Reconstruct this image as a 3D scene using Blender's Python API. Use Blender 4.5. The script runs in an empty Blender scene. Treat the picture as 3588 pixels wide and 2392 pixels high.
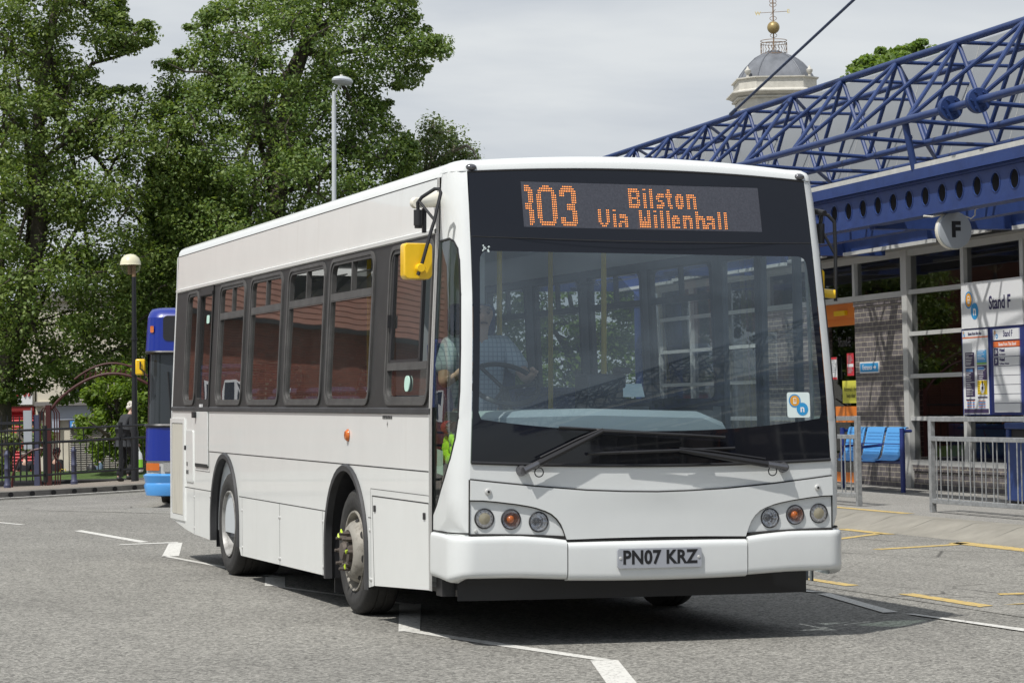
import bpy, bmesh, math, random
from mathutils import Vector, Matrix, Euler
from mathutils.geometry import delaunay_2d_cdt
import numpy as np
random.seed(7); RNG=np.random.default_rng(11)
SC=bpy.context.scene; COL=SC.collection
PI=math.pi

# ---------------------------------------------------------------- camera
YAW,PITCH,ROLL=-.3161,.0248,.0013
CAM=Vector((-5.2716,-13.4305,1.3828))
Rm=Matrix.Rotation(YAW,3,'Z')@Matrix.Rotation(PITCH,3,'X')@Matrix.Rotation(ROLL,3,'Y')
right,fwd,upv=Rm.col[0],Rm.col[1],Rm.col[2]
cd=bpy.data.cameras.new('camera'); cam=bpy.data.objects.new('camera',cd); COL.objects.link(cam)
cam.matrix_world=Matrix(((right.x,upv.x,-fwd.x,CAM.x),(right.y,upv.y,-fwd.y,CAM.y),(right.z,upv.z,-fwd.z,CAM.z),(0,0,0,1)))
cd.sensor_width=36; cd.lens=8729.28/3588*36; cd.clip_end=3000; cd.clip_start=.1
SC.camera=cam

# ---------------------------------------------------------------- sky, sun, exposure
SUNV=Vector((-.53,-.33,1)).normalized()
W=bpy.data.worlds.new('World'); SC.world=W; W.use_nodes=True
nt=W.node_tree; N=nt.nodes; L=nt.links; N.clear()
out=N.new('ShaderNodeOutputWorld'); bg=N.new('ShaderNodeBackground'); bg.inputs[1].default_value=.1
sky=N.new('ShaderNodeTexSky'); sky.sky_type='NISHITA'; sky.sun_disc=False
sky.sun_elevation=math.asin(SUNV.z); sky.sun_rotation=math.atan2(SUNV.x,SUNV.y)%(2*PI)
sky.air_density=1; sky.dust_density=1.5; sky.ozone_density=1
tc=N.new('ShaderNodeTexCoord'); sp=N.new('ShaderNodeSeparateXYZ'); L.new(tc.outputs['Generated'],sp.inputs[0])
def wm(op,a,b=None,c=None):
    n=N.new('ShaderNodeMath'); n.operation=op
    for i,v in enumerate((a,b,c)):
        if v is None: continue
        if isinstance(v,(int,float)): n.inputs[i].default_value=v
        else: L.new(v,n.inputs[i])
    return n.outputs[0]
zz=wm('ADD',wm('MAXIMUM',sp.outputs[2],0),.13)
cx=N.new('ShaderNodeCombineXYZ'); L.new(wm('DIVIDE',sp.outputs[0],zz),cx.inputs[0]); L.new(wm('DIVIDE',sp.outputs[1],zz),cx.inputs[1])
def wnoise(scale,det,off,rough=.55):
    mp=N.new('ShaderNodeMapping'); mp.inputs['Location'].default_value=off; L.new(cx.outputs[0],mp.inputs[0])
    n=N.new('ShaderNodeTexNoise'); n.inputs['Scale'].default_value=scale; n.inputs['Detail'].default_value=det; n.inputs['Roughness'].default_value=rough
    n.inputs['Distortion'].default_value=.4
    L.new(mp.outputs[0],n.inputs['Vector']); return n.outputs[0]
c1=wnoise(1.1,5,(3.1,1.7,0)); c2=wnoise(.45,4,(9.2,4.4,0))
cr=N.new('ShaderNodeValToRGB'); L.new(wm('ADD',wm('MULTIPLY',c1,.75),wm('MULTIPLY',c2,.25)),cr.inputs[0])
cr.color_ramp.elements[0].position=.34; cr.color_ramp.elements[0].color=(.49,.535,.605,1)
cr.color_ramp.elements[1].position=.64; cr.color_ramp.elements[1].color=(.745,.775,.795,1)
sc10=N.new('ShaderNodeVectorMath'); sc10.operation='SCALE'; sc10.inputs['Scale'].default_value=10; L.new(cr.outputs[0],sc10.inputs[0])
mx=N.new('ShaderNodeMix'); mx.data_type='RGBA'
# broken blue behind the viewer (to the south), closed cloud ahead
cov=wm('SUBTRACT',.96,wm('MULTIPLY',wm('MINIMUM',wm('MAXIMUM',wm('MULTIPLY',sp.outputs[1],-1.6),0),1),.5))
L.new(cov,mx.inputs[0]); L.new(sky.outputs[0],mx.inputs[6]); L.new(sc10.outputs[0],mx.inputs[7])
L.new(mx.outputs[2],bg.inputs[0]); L.new(bg.outputs[0],out.inputs[0])
sd=bpy.data.lights.new('sun','SUN'); so=bpy.data.objects.new('sun',sd); COL.objects.link(so)
sd.energy=4.2; sd.angle=math.radians(.7); sd.color=(1,.972,.925)
so.rotation_euler=SUNV.to_track_quat('Z','Y').to_euler(); so.location=(-30,-20,50)
SC.view_settings.view_transform='Standard'; SC.view_settings.look='None'; SC.view_settings.gamma=1
SC.view_settings.use_curve_mapping=False; SC.view_settings.exposure=0
SC.cycles.max_bounces=10; SC.cycles.transparent_max_bounces=24; SC.cycles.glossy_bounces=4; SC.cycles.diffuse_bounces=4

# ---------------------------------------------------------------- materials
def mat(name,col,rough=.5,metal=0,spec=.5,coat=0,var=None,bump=None,emit=None,dirt=None):
    m=bpy.data.materials.new(name); m.use_nodes=True; n=m.node_tree.nodes; l=m.node_tree.links
    b=n['Principled BSDF']; b.inputs['Base Color'].default_value=(*col,1); b.inputs['Roughness'].default_value=rough
    b.inputs['Metallic'].default_value=metal; b.inputs['Specular IOR Level'].default_value=spec; b.inputs['Coat Weight'].default_value=coat
    b.inputs['Coat Roughness'].default_value=.03
    src=None
    if var or bump or dirt: t=n.new('ShaderNodeTexCoord')
    if var:
        s,amt=var[:2]; nz=n.new('ShaderNodeTexNoise'); nz.inputs['Scale'].default_value=s; nz.inputs['Detail'].default_value=6; nz.inputs['Roughness'].default_value=.65
        if len(var)>2:
            mp=n.new('ShaderNodeMapping'); mp.inputs['Scale'].default_value=var[2]; l.new(t.outputs['Object'],mp.inputs[0]); l.new(mp.outputs[0],nz.inputs['Vector'])
        else: l.new(t.outputs['Object'],nz.inputs['Vector'])
        r=n.new('ShaderNodeValToRGB'); r.color_ramp.elements[0].position=.3; r.color_ramp.elements[1].position=.7
        r.color_ramp.elements[0].color=(*[c*(1-amt) for c in col],1); r.color_ramp.elements[1].color=(*[min(1,c*(1+amt)) for c in col],1)
        l.new(nz.outputs[0],r.inputs[0]); src=r.outputs[0]
    if dirt:   # streaky grime: colour, scale, strength, threshold
        dc,ds,da,th=dirt; mp=n.new('ShaderNodeMapping'); mp.inputs['Scale'].default_value=ds; l.new(t.outputs['Object'],mp.inputs[0])
        nz=n.new('ShaderNodeTexNoise'); nz.inputs['Scale'].default_value=1; nz.inputs['Detail'].default_value=7; nz.inputs['Roughness'].default_value=.7; l.new(mp.outputs[0],nz.inputs['Vector'])
        r=n.new('ShaderNodeMapRange'); r.inputs[1].default_value=th; r.inputs[2].default_value=th+.25; r.inputs[3].default_value=0; r.inputs[4].default_value=da; l.new(nz.outputs[0],r.inputs[0])
        mm=n.new('ShaderNodeMix'); mm.data_type='RGBA'; l.new(r.outputs[0],mm.inputs[0])
        if src: l.new(src,mm.inputs[6])
        else: mm.inputs[6].default_value=(*col,1)
        mm.inputs[7].default_value=(*dc,1); src=mm.outputs[2]
    if src: l.new(src,b.inputs['Base Color'])
    if bump:
        nz=n.new('ShaderNodeTexNoise'); nz.inputs['Scale'].default_value=bump[0]; nz.inputs['Detail'].default_value=4; l.new(t.outputs['Object'],nz.inputs['Vector'])
        bp=n.new('ShaderNodeBump'); bp.inputs['Strength'].default_value=bump[1]; bp.inputs['Distance'].default_value=bump[2] if len(bump)>2 else .01
        l.new(nz.outputs[0],bp.inputs['Height']); l.new(bp.outputs[0],b.inputs['Normal'])
    if emit: b.inputs['Emission Color'].default_value=(*emit[0],1); b.inputs['Emission Strength'].default_value=emit[1]
    return m
def glass(name,tint,ior=1.5,rough=0,wave=None,film=None):
    """thin pane: both faces reflect, identical from either side"""
    m=bpy.data.materials.new(name); m.use_nodes=True; n=m.node_tree.nodes; l=m.node_tree.links; n.clear()
    o=n.new('ShaderNodeOutputMaterial'); mx=n.new('ShaderNodeMixShader')
    def mt(op,a,b=None):
        q=n.new('ShaderNodeMath'); q.operation=op
        for i,v in enumerate((a,b)):
            if v is None: continue
            if isinstance(v,(int,float)): q.inputs[i].default_value=v
            else: l.new(v,q.inputs[i])
        return q.outputs[0]
    ge=n.new('ShaderNodeNewGeometry'); dt=n.new('ShaderNodeVectorMath'); dt.operation='DOT_PRODUCT'; l.new(ge.outputs['Incoming'],dt.inputs[0]); l.new(ge.outputs['True Normal'],dt.inputs[1])
    f0=((ior-1)/(ior+1))**2; c=mt('SUBTRACT',1,mt('ABSOLUTE',dt.outputs['Value'])); F=mt('ADD',f0,mt('MULTIPLY',mt('POWER',c,5),1-f0))
    R2_=mt('DIVIDE',mt('MULTIPLY',F,2),mt('ADD',F,1))
    tr=n.new('ShaderNodeBsdfTransparent'); tr.inputs[0].default_value=(*tint,1); g=n.new('ShaderNodeBsdfGlossy'); g.inputs['Roughness'].default_value=rough
    l.new(R2_,mx.inputs[0]); base=tr.outputs[0]
    if film:   # thin diffuse film: road dust, plus blue haze painted into the windscreen
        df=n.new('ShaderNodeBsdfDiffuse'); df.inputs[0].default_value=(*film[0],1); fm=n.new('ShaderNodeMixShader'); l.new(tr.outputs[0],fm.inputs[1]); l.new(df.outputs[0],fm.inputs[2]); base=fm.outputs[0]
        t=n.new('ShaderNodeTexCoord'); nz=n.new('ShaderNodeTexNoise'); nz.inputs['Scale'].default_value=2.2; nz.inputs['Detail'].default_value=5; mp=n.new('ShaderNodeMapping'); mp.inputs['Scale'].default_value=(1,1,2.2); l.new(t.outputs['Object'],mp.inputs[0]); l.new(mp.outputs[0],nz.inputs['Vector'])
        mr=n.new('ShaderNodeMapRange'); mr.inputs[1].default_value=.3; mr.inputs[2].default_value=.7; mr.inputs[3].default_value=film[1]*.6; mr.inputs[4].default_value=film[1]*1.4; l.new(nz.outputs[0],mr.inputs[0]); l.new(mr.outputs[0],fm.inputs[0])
    l.new(base,mx.inputs[1]); l.new(g.outputs[0],mx.inputs[2]); l.new(mx.outputs[0],o.inputs[0])
    if wave:
        t=n.new('ShaderNodeTexCoord'); nz=n.new('ShaderNodeTexNoise'); nz.inputs['Scale'].default_value=wave[0]; nz.inputs['Detail'].default_value=1
        l.new(t.outputs['Object'],nz.inputs['Vector']); b=n.new('ShaderNodeBump'); b.inputs['Strength'].default_value=wave[1]; b.inputs['Distance'].default_value=.02
        l.new(nz.outputs[0],b.inputs['Height']); l.new(b.outputs[0],g.inputs['Normal'])
    return m
def brickmat(name,c1,c2,mortar,bw=.225,bh=.075,ms=.010,axes='XZ',wavy=.0):
    m=bpy.data.materials.new(name); m.use_nodes=True; n=m.node_tree.nodes; l=m.node_tree.links; b=n['Principled BSDF']; b.inputs['Roughness'].default_value=.75
    t=n.new('ShaderNodeTexCoord'); s=n.new('ShaderNodeSeparateXYZ'); c=n.new('ShaderNodeCombineXYZ'); l.new(t.outputs['Object'],s.inputs[0])
    l.new(s.outputs['XYZ'.index(axes[0])],c.inputs[0]); l.new(s.outputs['XYZ'.index(axes[1])],c.inputs[1])
    k=n.new('ShaderNodeTexBrick'); k.inputs['Scale'].default_value=1; k.inputs['Brick Width'].default_value=bw; k.inputs['Row Height'].default_value=bh; k.inputs['Mortar Size'].default_value=ms*.5
    k.inputs['Color1'].default_value=(*c1,1); k.inputs['Color2'].default_value=(*c2,1); k.inputs['Mortar'].default_value=(*mortar,1); k.inputs['Mortar Smooth'].default_value=.1; k.inputs['Bias'].default_value=0
    l.new(c.outputs[0],k.inputs[0])
    nz=n.new('ShaderNodeTexNoise'); nz.inputs['Scale'].default_value=9; nz.inputs['Detail'].default_value=6; l.new(t.outputs['Object'],nz.inputs['Vector'])
    mr=n.new('ShaderNodeMapRange'); mr.inputs[1].default_value=.3; mr.inputs[2].default_value=.7; mr.inputs[3].default_value=.72; mr.inputs[4].default_value=1.25; l.new(nz.outputs[0],mr.inputs[0])
    v=n.new('ShaderNodeVectorMath'); v.operation='SCALE'; l.new(k.outputs[0],v.inputs[0]); l.new(mr.outputs[0],v.inputs['Scale']); l.new(v.outputs[0],b.inputs['Base Color'])
    bp=n.new('ShaderNodeBump'); bp.inputs['Strength'].default_value=.5; bp.inputs['Distance'].default_value=.01; bp.invert=True; l.new(k.outputs['Fac'],bp.inputs['Height']); l.new(bp.outputs[0],b.inputs['Normal'])
    return m
def groundmat(name,base,speck=.35,patch=.12,cracks=0):
    m=bpy.data.materials.new(name); m.use_nodes=True; n=m.node_tree.nodes; l=m.node_tree.links; b=n['Principled BSDF']; b.inputs['Roughness'].default_value=.85; b.inputs['Specular IOR Level'].default_value=.3
    t=n.new('ShaderNodeTexCoord')
    def nz(s,d,r=.6,sc=None):
        q=n.new('ShaderNodeTexNoise'); q.inputs['Scale'].default_value=s; q.inputs['Detail'].default_value=d; q.inputs['Roughness'].default_value=r
        if sc:
            mp=n.new('ShaderNodeMapping'); mp.inputs['Scale'].default_value=sc; l.new(t.outputs['Object'],mp.inputs[0]); l.new(mp.outputs[0],q.inputs['Vector'])
        else: l.new(t.outputs['Object'],q.inputs['Vector'])
        return q.outputs[0]
    def mr(x,a,bb,lo,hi):
        q=n.new('ShaderNodeMapRange'); q.inputs[1].default_value=a; q.inputs[2].default_value=bb; q.inputs[3].default_value=lo; q.inputs[4].default_value=hi; l.new(x,q.inputs[0]); return q.outputs[0]
    def mul(a,bb):
        q=n.new('ShaderNodeMath'); q.operation='MULTIPLY'; l.new(a,q.inputs[0]); l.new(bb,q.inputs[1]); return q.outputs[0]
    vor=n.new('ShaderNodeTexVoronoi'); vor.inputs['Scale'].default_value=62; l.new(t.outputs['Object'],vor.inputs['Vector'])
    vs=n.new('ShaderNodeSeparateColor'); l.new(vor.outputs['Color'],vs.inputs[0])
    k=mul(mr(vs.outputs[0],0,1,1-speck,1+speck),mr(nz(.35,6),.3,.7,1-patch,1+patch))
    k=mul(k,mr(nz(160,3),.35,.65,1-speck*.6,1+speck*.6))
    k=mul(k,mr(nz(3.2,5,.7,(1,.35,1)),.3,.72,1-patch*.8,1+patch*.6))
    v=n.new('ShaderNodeVectorMath'); v.operation='SCALE'; v.inputs[0].default_value=base; l.new(k,v.inputs['Scale'])
    # oil spots and light chips
    ch=n.new('ShaderNodeTexVoronoi'); ch.inputs['Scale'].default_value=2.3; l.new(t.outputs['Object'],ch.inputs['Vector'])
    mm=n.new('ShaderNodeMix'); mm.data_type='RGBA'; l.new(mr(ch.outputs['Distance'],.016,.03,.8,0),mm.inputs[0]); l.new(v.outputs[0],mm.inputs[6]); mm.inputs[7].default_value=(.5,.48,.44,1)
    src=mm.outputs[2]
    if cracks:
        q=n.new('ShaderNodeTexVoronoi'); q.feature='DISTANCE_TO_EDGE'; q.inputs['Scale'].default_value=1.1
        mp=n.new('ShaderNodeMapping'); mp.inputs['Scale'].default_value=(1,.6,1); l.new(t.outputs['Object'],mp.inputs[0]); l.new(mp.outputs[0],q.inputs['Vector'])
        m2=n.new('ShaderNodeMix'); m2.data_type='RGBA'; l.new(mul(mr(q.outputs['Distance'],.004,.02,cracks,0),mr(nz(.6,3),.45,.6,0,1)),m2.inputs[0]); l.new(src,m2.inputs[6]); m2.inputs[7].default_value=(.06,.057,.052,1); src=m2.outputs[2]
        m3=n.new('ShaderNodeMix'); m3.data_type='RGBA'; l.new(mr(nz(.8,6,.75,(1,.55,1)),.58,.78,0,.55),m3.inputs[0]); l.new(src,m3.inputs[6]); m3.inputs[7].default_value=(.09,.085,.08,1); src=m3.outputs[2]
    l.new(src,b.inputs['Base Color'])
    bp=n.new('ShaderNodeBump'); bp.inputs['Strength'].default_value=.55; bp.inputs['Distance'].default_value=.006; l.new(vor.outputs['Distance'],bp.inputs['Height']); l.new(bp.outputs[0],b.inputs['Normal'])
    return m
def paintmat(name,col,wear=.5,scale=22):
    m=bpy.data.materials.new(name); m.use_nodes=True; n=m.node_tree.nodes; l=m.node_tree.links; b=n['Principled BSDF']; b.inputs['Roughness'].default_value=.8
    t=n.new('ShaderNodeTexCoord'); q=n.new('ShaderNodeTexNoise'); q.inputs['Scale'].default_value=scale; q.inputs['Detail'].default_value=8; q.inputs['Roughness'].default_value=.75; l.new(t.outputs['Object'],q.inputs['Vector'])
    r=n.new('ShaderNodeMapRange'); r.inputs[1].default_value=wear; r.inputs[2].default_value=wear+.1; l.new(q.outputs[0],r.inputs[0])
    mm=n.new('ShaderNodeMix'); mm.data_type='RGBA'; l.new(r.outputs[0],mm.inputs[0]); mm.inputs[6].default_value=(*col,1); mm.inputs[7].default_value=(.2,.19,.175,1); l.new(mm.outputs[2],b.inputs['Base Color'])
    return m
def leafmat(name,c1,c2,trans=.35):
    m=bpy.data.materials.new(name); m.use_nodes=True; n=m.node_tree.nodes; l=m.node_tree.links; b=n['Principled BSDF']; o=n['Material Output']
    b.inputs['Roughness'].default_value=.5; b.inputs['Specular IOR Level'].default_value=.4
    g=n.new('ShaderNodeNewGeometry'); r=n.new('ShaderNodeValToRGB'); l.new(g.outputs['Random Per Island'],r.inputs[0])
    r.color_ramp.elements[0].color=(*c1,1); r.color_ramp.elements[1].color=(*c2,1); l.new(r.outputs[0],b.inputs['Base Color'])
    t=n.new('ShaderNodeBsdfTranslucent'); v=n.new('ShaderNodeVectorMath'); v.operation='MULTIPLY'; l.new(r.outputs[0],v.inputs[0]); v.inputs[1].default_value=(1.5,1.5,.6); l.new(v.outputs[0],t.inputs[0])
    x=n.new('ShaderNodeMixShader'); x.inputs[0].default_value=trans; l.new(b.outputs[0],x.inputs[1]); l.new(t.outputs[0],x.inputs[2]); l.new(x.outputs[0],o.inputs[0])
    return m
M={}
M['white']=mat('white_bus_paint',(.80,.812,.79),.32,spec=.5,coat=.5,var=(3,.025),dirt=((.45,.41,.34),(1.1,6,.5),.2,.58))
M['whitefront']=mat('white_gelcoat',(.70,.718,.708),.36,coat=.35,var=(3,.02),dirt=((.5,.46,.4),(3,3,1.2),.18,.6))
M['band']=mat('charcoal_window_surround',(.026,.026,.026),.5,spec=.4,var=(5,.2),dirt=((.065,.06,.055),(1.5,1.5,.6),.35,.54))
M['gasket']=mat('weathered_black_rubber',(.07,.068,.066),.55,var=(8,.3))
M['seam']=mat('dark_panel_gap',(.018,.017,.016),.8)
M['trim']=mat('aluminium_edge_trim',(.6,.6,.58),.35,metal=.3)
M['black']=mat('satin_black_plastic',(.018,.018,.02),.45)
M['rubber']=mat('tyre_rubber',(.03,.029,.028),.8,bump=(40,.3),dirt=((.12,.11,.095),(9,9,9),.35,.5))
M['arch']=mat('wheel_arch_rubber',(.04,.04,.042),.55,var=(6,.3))
M['rim']=mat('painted_steel_rim',(.36,.355,.34),.5,metal=.2,dirt=((.06,.052,.045),(3,14,3),.85,.45))
M['rim_old']=mat('grimy_steel_rim',(.33,.31,.27),.6,metal=.2,dirt=((.07,.055,.04),(10,10,10),.85,.46))
M['nut']=mat('rusty_wheel_nut',(.12,.1,.085),.65,metal=.3)
M['lime']=mat('lime_nut_pointer',(.55,.72,.05),.5)
M['frit']=mat('black_glass_border',(.010,.011,.015),.03,spec=.5)
M['wsglass']=glass('tinted_windscreen_glass',(.76,.85,.90),1.5,film=((.42,.53,.62),.085))  # blue film puts a hazy veil of light into the dusty glass colour
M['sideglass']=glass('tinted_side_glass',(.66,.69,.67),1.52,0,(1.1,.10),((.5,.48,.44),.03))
M['greenglass']=glass('green_quarter_glass',(.6,.72,.62),1.5)
M['clearglass']=glass('building_window_glass',(.5,.51,.51),1.36,.01)
M['doorglass']=glass('bus_door_glass',(.85,.90,.88),1.45)
M['display']=mat('display_matrix_face',(.060,.062,.075),.2,var=(90,.25))
M['led']=mat('amber_led',(.9,.30,.05),.4,emit=((1,.33,.07),1.7))
M['plate']=mat('reflective_number_plate',(.36,.375,.41),.4)
M['ink']=mat('black_lettering',(.012,.012,.014),.5)
M['navy_ink']=mat('navy_lettering',(.03,.025,.10),.5)
M['white_ink']=mat('white_lettering',(.8,.8,.8),.5)
M['yellow']=mat('yellow_mirror_plastic',(.86,.53,.01),.3,coat=.4,var=(20,.05),dirt=((.4,.25,.05),(14,14,14),.4,.6))
M['chrome']=mat('lamp_reflector',(.75,.76,.78),.12,metal=1)
M['lens']=mat('lamp_lens_ring',(.16,.16,.17),.15,metal=.6)
M['ringlens']=mat('silver_lamp_ring',(.42,.42,.43),.25,metal=.5)
M['bowl']=mat('lamp_bowl',(.72,.73,.75),.22,metal=.85)
M['amber']=mat('amber_lens',(.55,.13,.012),.15,coat=.8)
M['clearlens']=mat('smoky_lamp_lens',(.30,.27,.19),.12,coat=1)
M['interior']=mat('bus_interior_grey',(.50,.53,.55),.6)
M['ceiling']=mat('bus_ceiling_panel',(.72,.75,.76),.55)
M['busfloor']=mat('bus_floor_vinyl',(.16,.17,.19),.6)
M['dash']=mat('grey_dashboard',(.36,.40,.39),.6)
M['seat']=mat('blue_moquette',(.035,.05,.14),.9,var=(60,.5))
M['pole']=mat('yellow_grab_pole',(.62,.46,.05),.4)
M['sticker']=mat('pale_sticker',(.72,.82,.80),.5)
M['ring_blue']=mat('sticker_blue',(.03,.30,.62),.5)
M['ring_orange']=mat('sticker_orange',(.75,.34,.03),.5)
M['grille']=mat('radiator_louvre',(.50,.475,.41),.6,dirt=((.10,.09,.07),(20,45,1.5),.8,.56))
M['mint']=mat('mint_sticker',(.5,.72,.62),.6)
M['hivis']=mat('hi_vis_fabric',(.55,.85,.02),.8)
M['navy']=mat('navy_gloss_paint',(.022,.046,.158),.5,spec=.35,var=(4,.15),bump=(14,.15),dirt=((.05,.06,.09),(1.2,1.2,4),.35,.56))
M['tube']=mat('blue_tube_paint',(.021,.044,.142),.42,spec=.4,var=(3,.18),dirt=((.10,.11,.17),(3,3,3),.35,.58))
M['cladding']=mat('pale_grey_roof_cladding',(.24,.255,.27),.55,var=(.8,.05))
M['strip']=mat('pale_gutter_strip',(.5,.5,.47),.6,var=(5,.15))
M['frame']=mat('grey_aluminium_frame',(.50,.50,.48),.45,var=(3,.06))
M['soffit']=mat('beige_grey_soffit',(.30,.29,.27),.7)
M['orange']=mat('orange_door_paint',(.74,.20,.02),.4,coat=.2)
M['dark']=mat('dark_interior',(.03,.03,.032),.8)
M['galv']=mat('galvanised_steel',(.30,.31,.315),.5,metal=.3,var=(18,.3))
M['benchblue']=mat('sky_blue_powder_coat',(.10,.36,.75),.4,coat=.2)
M['benchnavy']=mat('navy_powder_coat',(.02,.035,.17),.4)
M['signwhite']=mat('white_sign_board',(.75,.76,.77),.45)
M['cream']=mat('cream_plastic',(.72,.69,.60),.4)
M['discgrey']=mat('pale_grey_sign_face',(.36,.39,.42),.45)
M['asphalt']=groundmat('worn_asphalt',(.214,.207,.187),.56,.12)
M['bay']=groundmat('aged_bay_surfacing',(.245,.237,.214),.46,.13,.8)
M['pave']=groundmat('macadam_pavement',(.27,.262,.243),.3,.08)
M['pathwarm']=groundmat('warm_gravel_path',(.235,.205,.175),.35,.1)
M['kerb']=mat('weathered_concrete_kerb',(.255,.24,.205),.85,var=(3,.16),bump=(60,.3),dirt=((.2,.18,.13),(4,1,8),.5,.52))
M['kerb_dark']=mat('dark_drain_kerb',(.17,.16,.14),.85,var=(5,.25),bump=(50,.3))
M['wpaint']=paintmat('white_road_paint',(.62,.61,.57),.53,30)
M['wpaint2']=paintmat('white_road_paint_worn',(.60,.59,.55),.5)
M['ypaint']=paintmat('yellow_road_paint',(.55,.40,.14),.52,16)
M['brickgrey']=brickmat('blue_grey_engineering_brick',(.115,.103,.108),(.155,.138,.138),(.40,.36,.28),.225,.075,.011)
M['brickred']=brickmat('red_brick',(.20,.055,.03),(.14,.04,.025),(.22,.15,.11),.225,.075,.01)
M['roofred']=mat('red_clay_roof',(.17,.075,.05),.7,var=(3,.25))
M['bark']=mat('dark_bark',(.075,.062,.048),.9,var=(7,.35),bump=(14,.8,.03))
M['barkbirch']=mat('pale_bark',(.22,.19,.15),.9,var=(8,.4))
M['leaf1']=leafmat('broad_leaf',(.082,.146,.028),(.225,.285,.088))
M['leaf2']=leafmat('mid_leaf',(.078,.146,.032),(.215,.28,.09))
M['leafbirch']=leafmat('birch_leaf',(.085,.135,.045),(.18,.225,.095))
M['leaflight']=leafmat('light_leaf',(.09,.16,.02),(.20,.28,.05),.45)
M['leafchest']=leafmat('chestnut_leaf',(.09,.16,.03),(.2,.28,.07),.4)
M['grass']=mat('short_grass',(.075,.13,.025),.9,var=(6,.3),bump=(80,1,.03))
M['fence']=mat('black_fence_paint',(.012,.013,.016),.45)
M['bollard']=mat('slate_blue_bollard_paint',(.055,.06,.11),.5)
M['redpaint']=mat('oxide_red_ironwork',(.05,.006,.005),.5)
M['lampgrey']=mat('pale_grey_column_paint',(.52,.55,.57),.45)
M['globe_top']=mat('cream_globe_shade',(.70,.66,.47),.25,coat=.5)
M['globe_low']=glass('clear_globe_bowl',(.85,.85,.78),1.35)
M['busblue']=mat('royal_blue_bus_paint',(.003,.020,.24),.3,coat=.3)
M['buslight']=mat('light_blue_bus_paint',(.07,.30,.68),.3,coat=.6)
M['skin']=mat('skin',(.52,.33,.25),.55)
M['hairwhite']=mat('white_hair',(.62,.58,.52),.8,bump=(30,1,.02))
M['hairgrey']=mat('grey_hair',(.30,.27,.24),.8)
M['coat']=mat('charcoal_tweed_coat',(.028,.03,.034),.9,var=(60,.5))
M['trousers']=mat('black_trousers',(.012,.012,.014),.85)
M['tshirt']=mat('dark_grey_shirt',(.03,.03,.036),.9)
M['denim']=mat('faded_denim',(.13,.19,.26),.9,var=(30,.3))
M['shoe']=mat('black_shoe',(.02,.02,.02),.5)
M['bag']=mat('white_carrier_bag',(.65,.68,.66),.5); M['baggreen']=mat('green_bag_print',(.25,.6,.05),.5)
M['yellowbag']=mat('yellow_bag',(.75,.6,.01),.5)
M['stone']=mat('cream_tower_stone',(.53,.51,.455),.8,var=(2,.12),dirt=((.16,.14,.10),(2,2,.6),.7,.6))
M['lead']=mat('lead_dome_sheet',(.17,.18,.2),.5,metal=.25,var=(1.5,.2,(1,1,.3)))
M['gold']=mat('weathered_gilt_ball',(.35,.26,.11),.45,metal=.4,var=(3,.4),dirt=((.14,.15,.08),(3,3,3),.8,.5))
M['rust']=mat('rusted_ironwork',(.22,.14,.08),.8)
M['gilt']=mat('gilt_letters',(.72,.58,.22),.5)
M['red_shutter']=mat('red_roller_shutter',(.50,.02,.03),.45)
M['grey_shutter']=mat('beige_roller_shutter',(.38,.37,.33),.55)
M['render']=mat('cream_render',(.62,.58,.48),.85,var=(1.5,.08))
M['fascia_blue']=mat('pale_blue_fascia',(.40,.44,.52),.6)
M['darkglass']=mat('dark_window_glass',(.03,.035,.04),.1)
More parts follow.
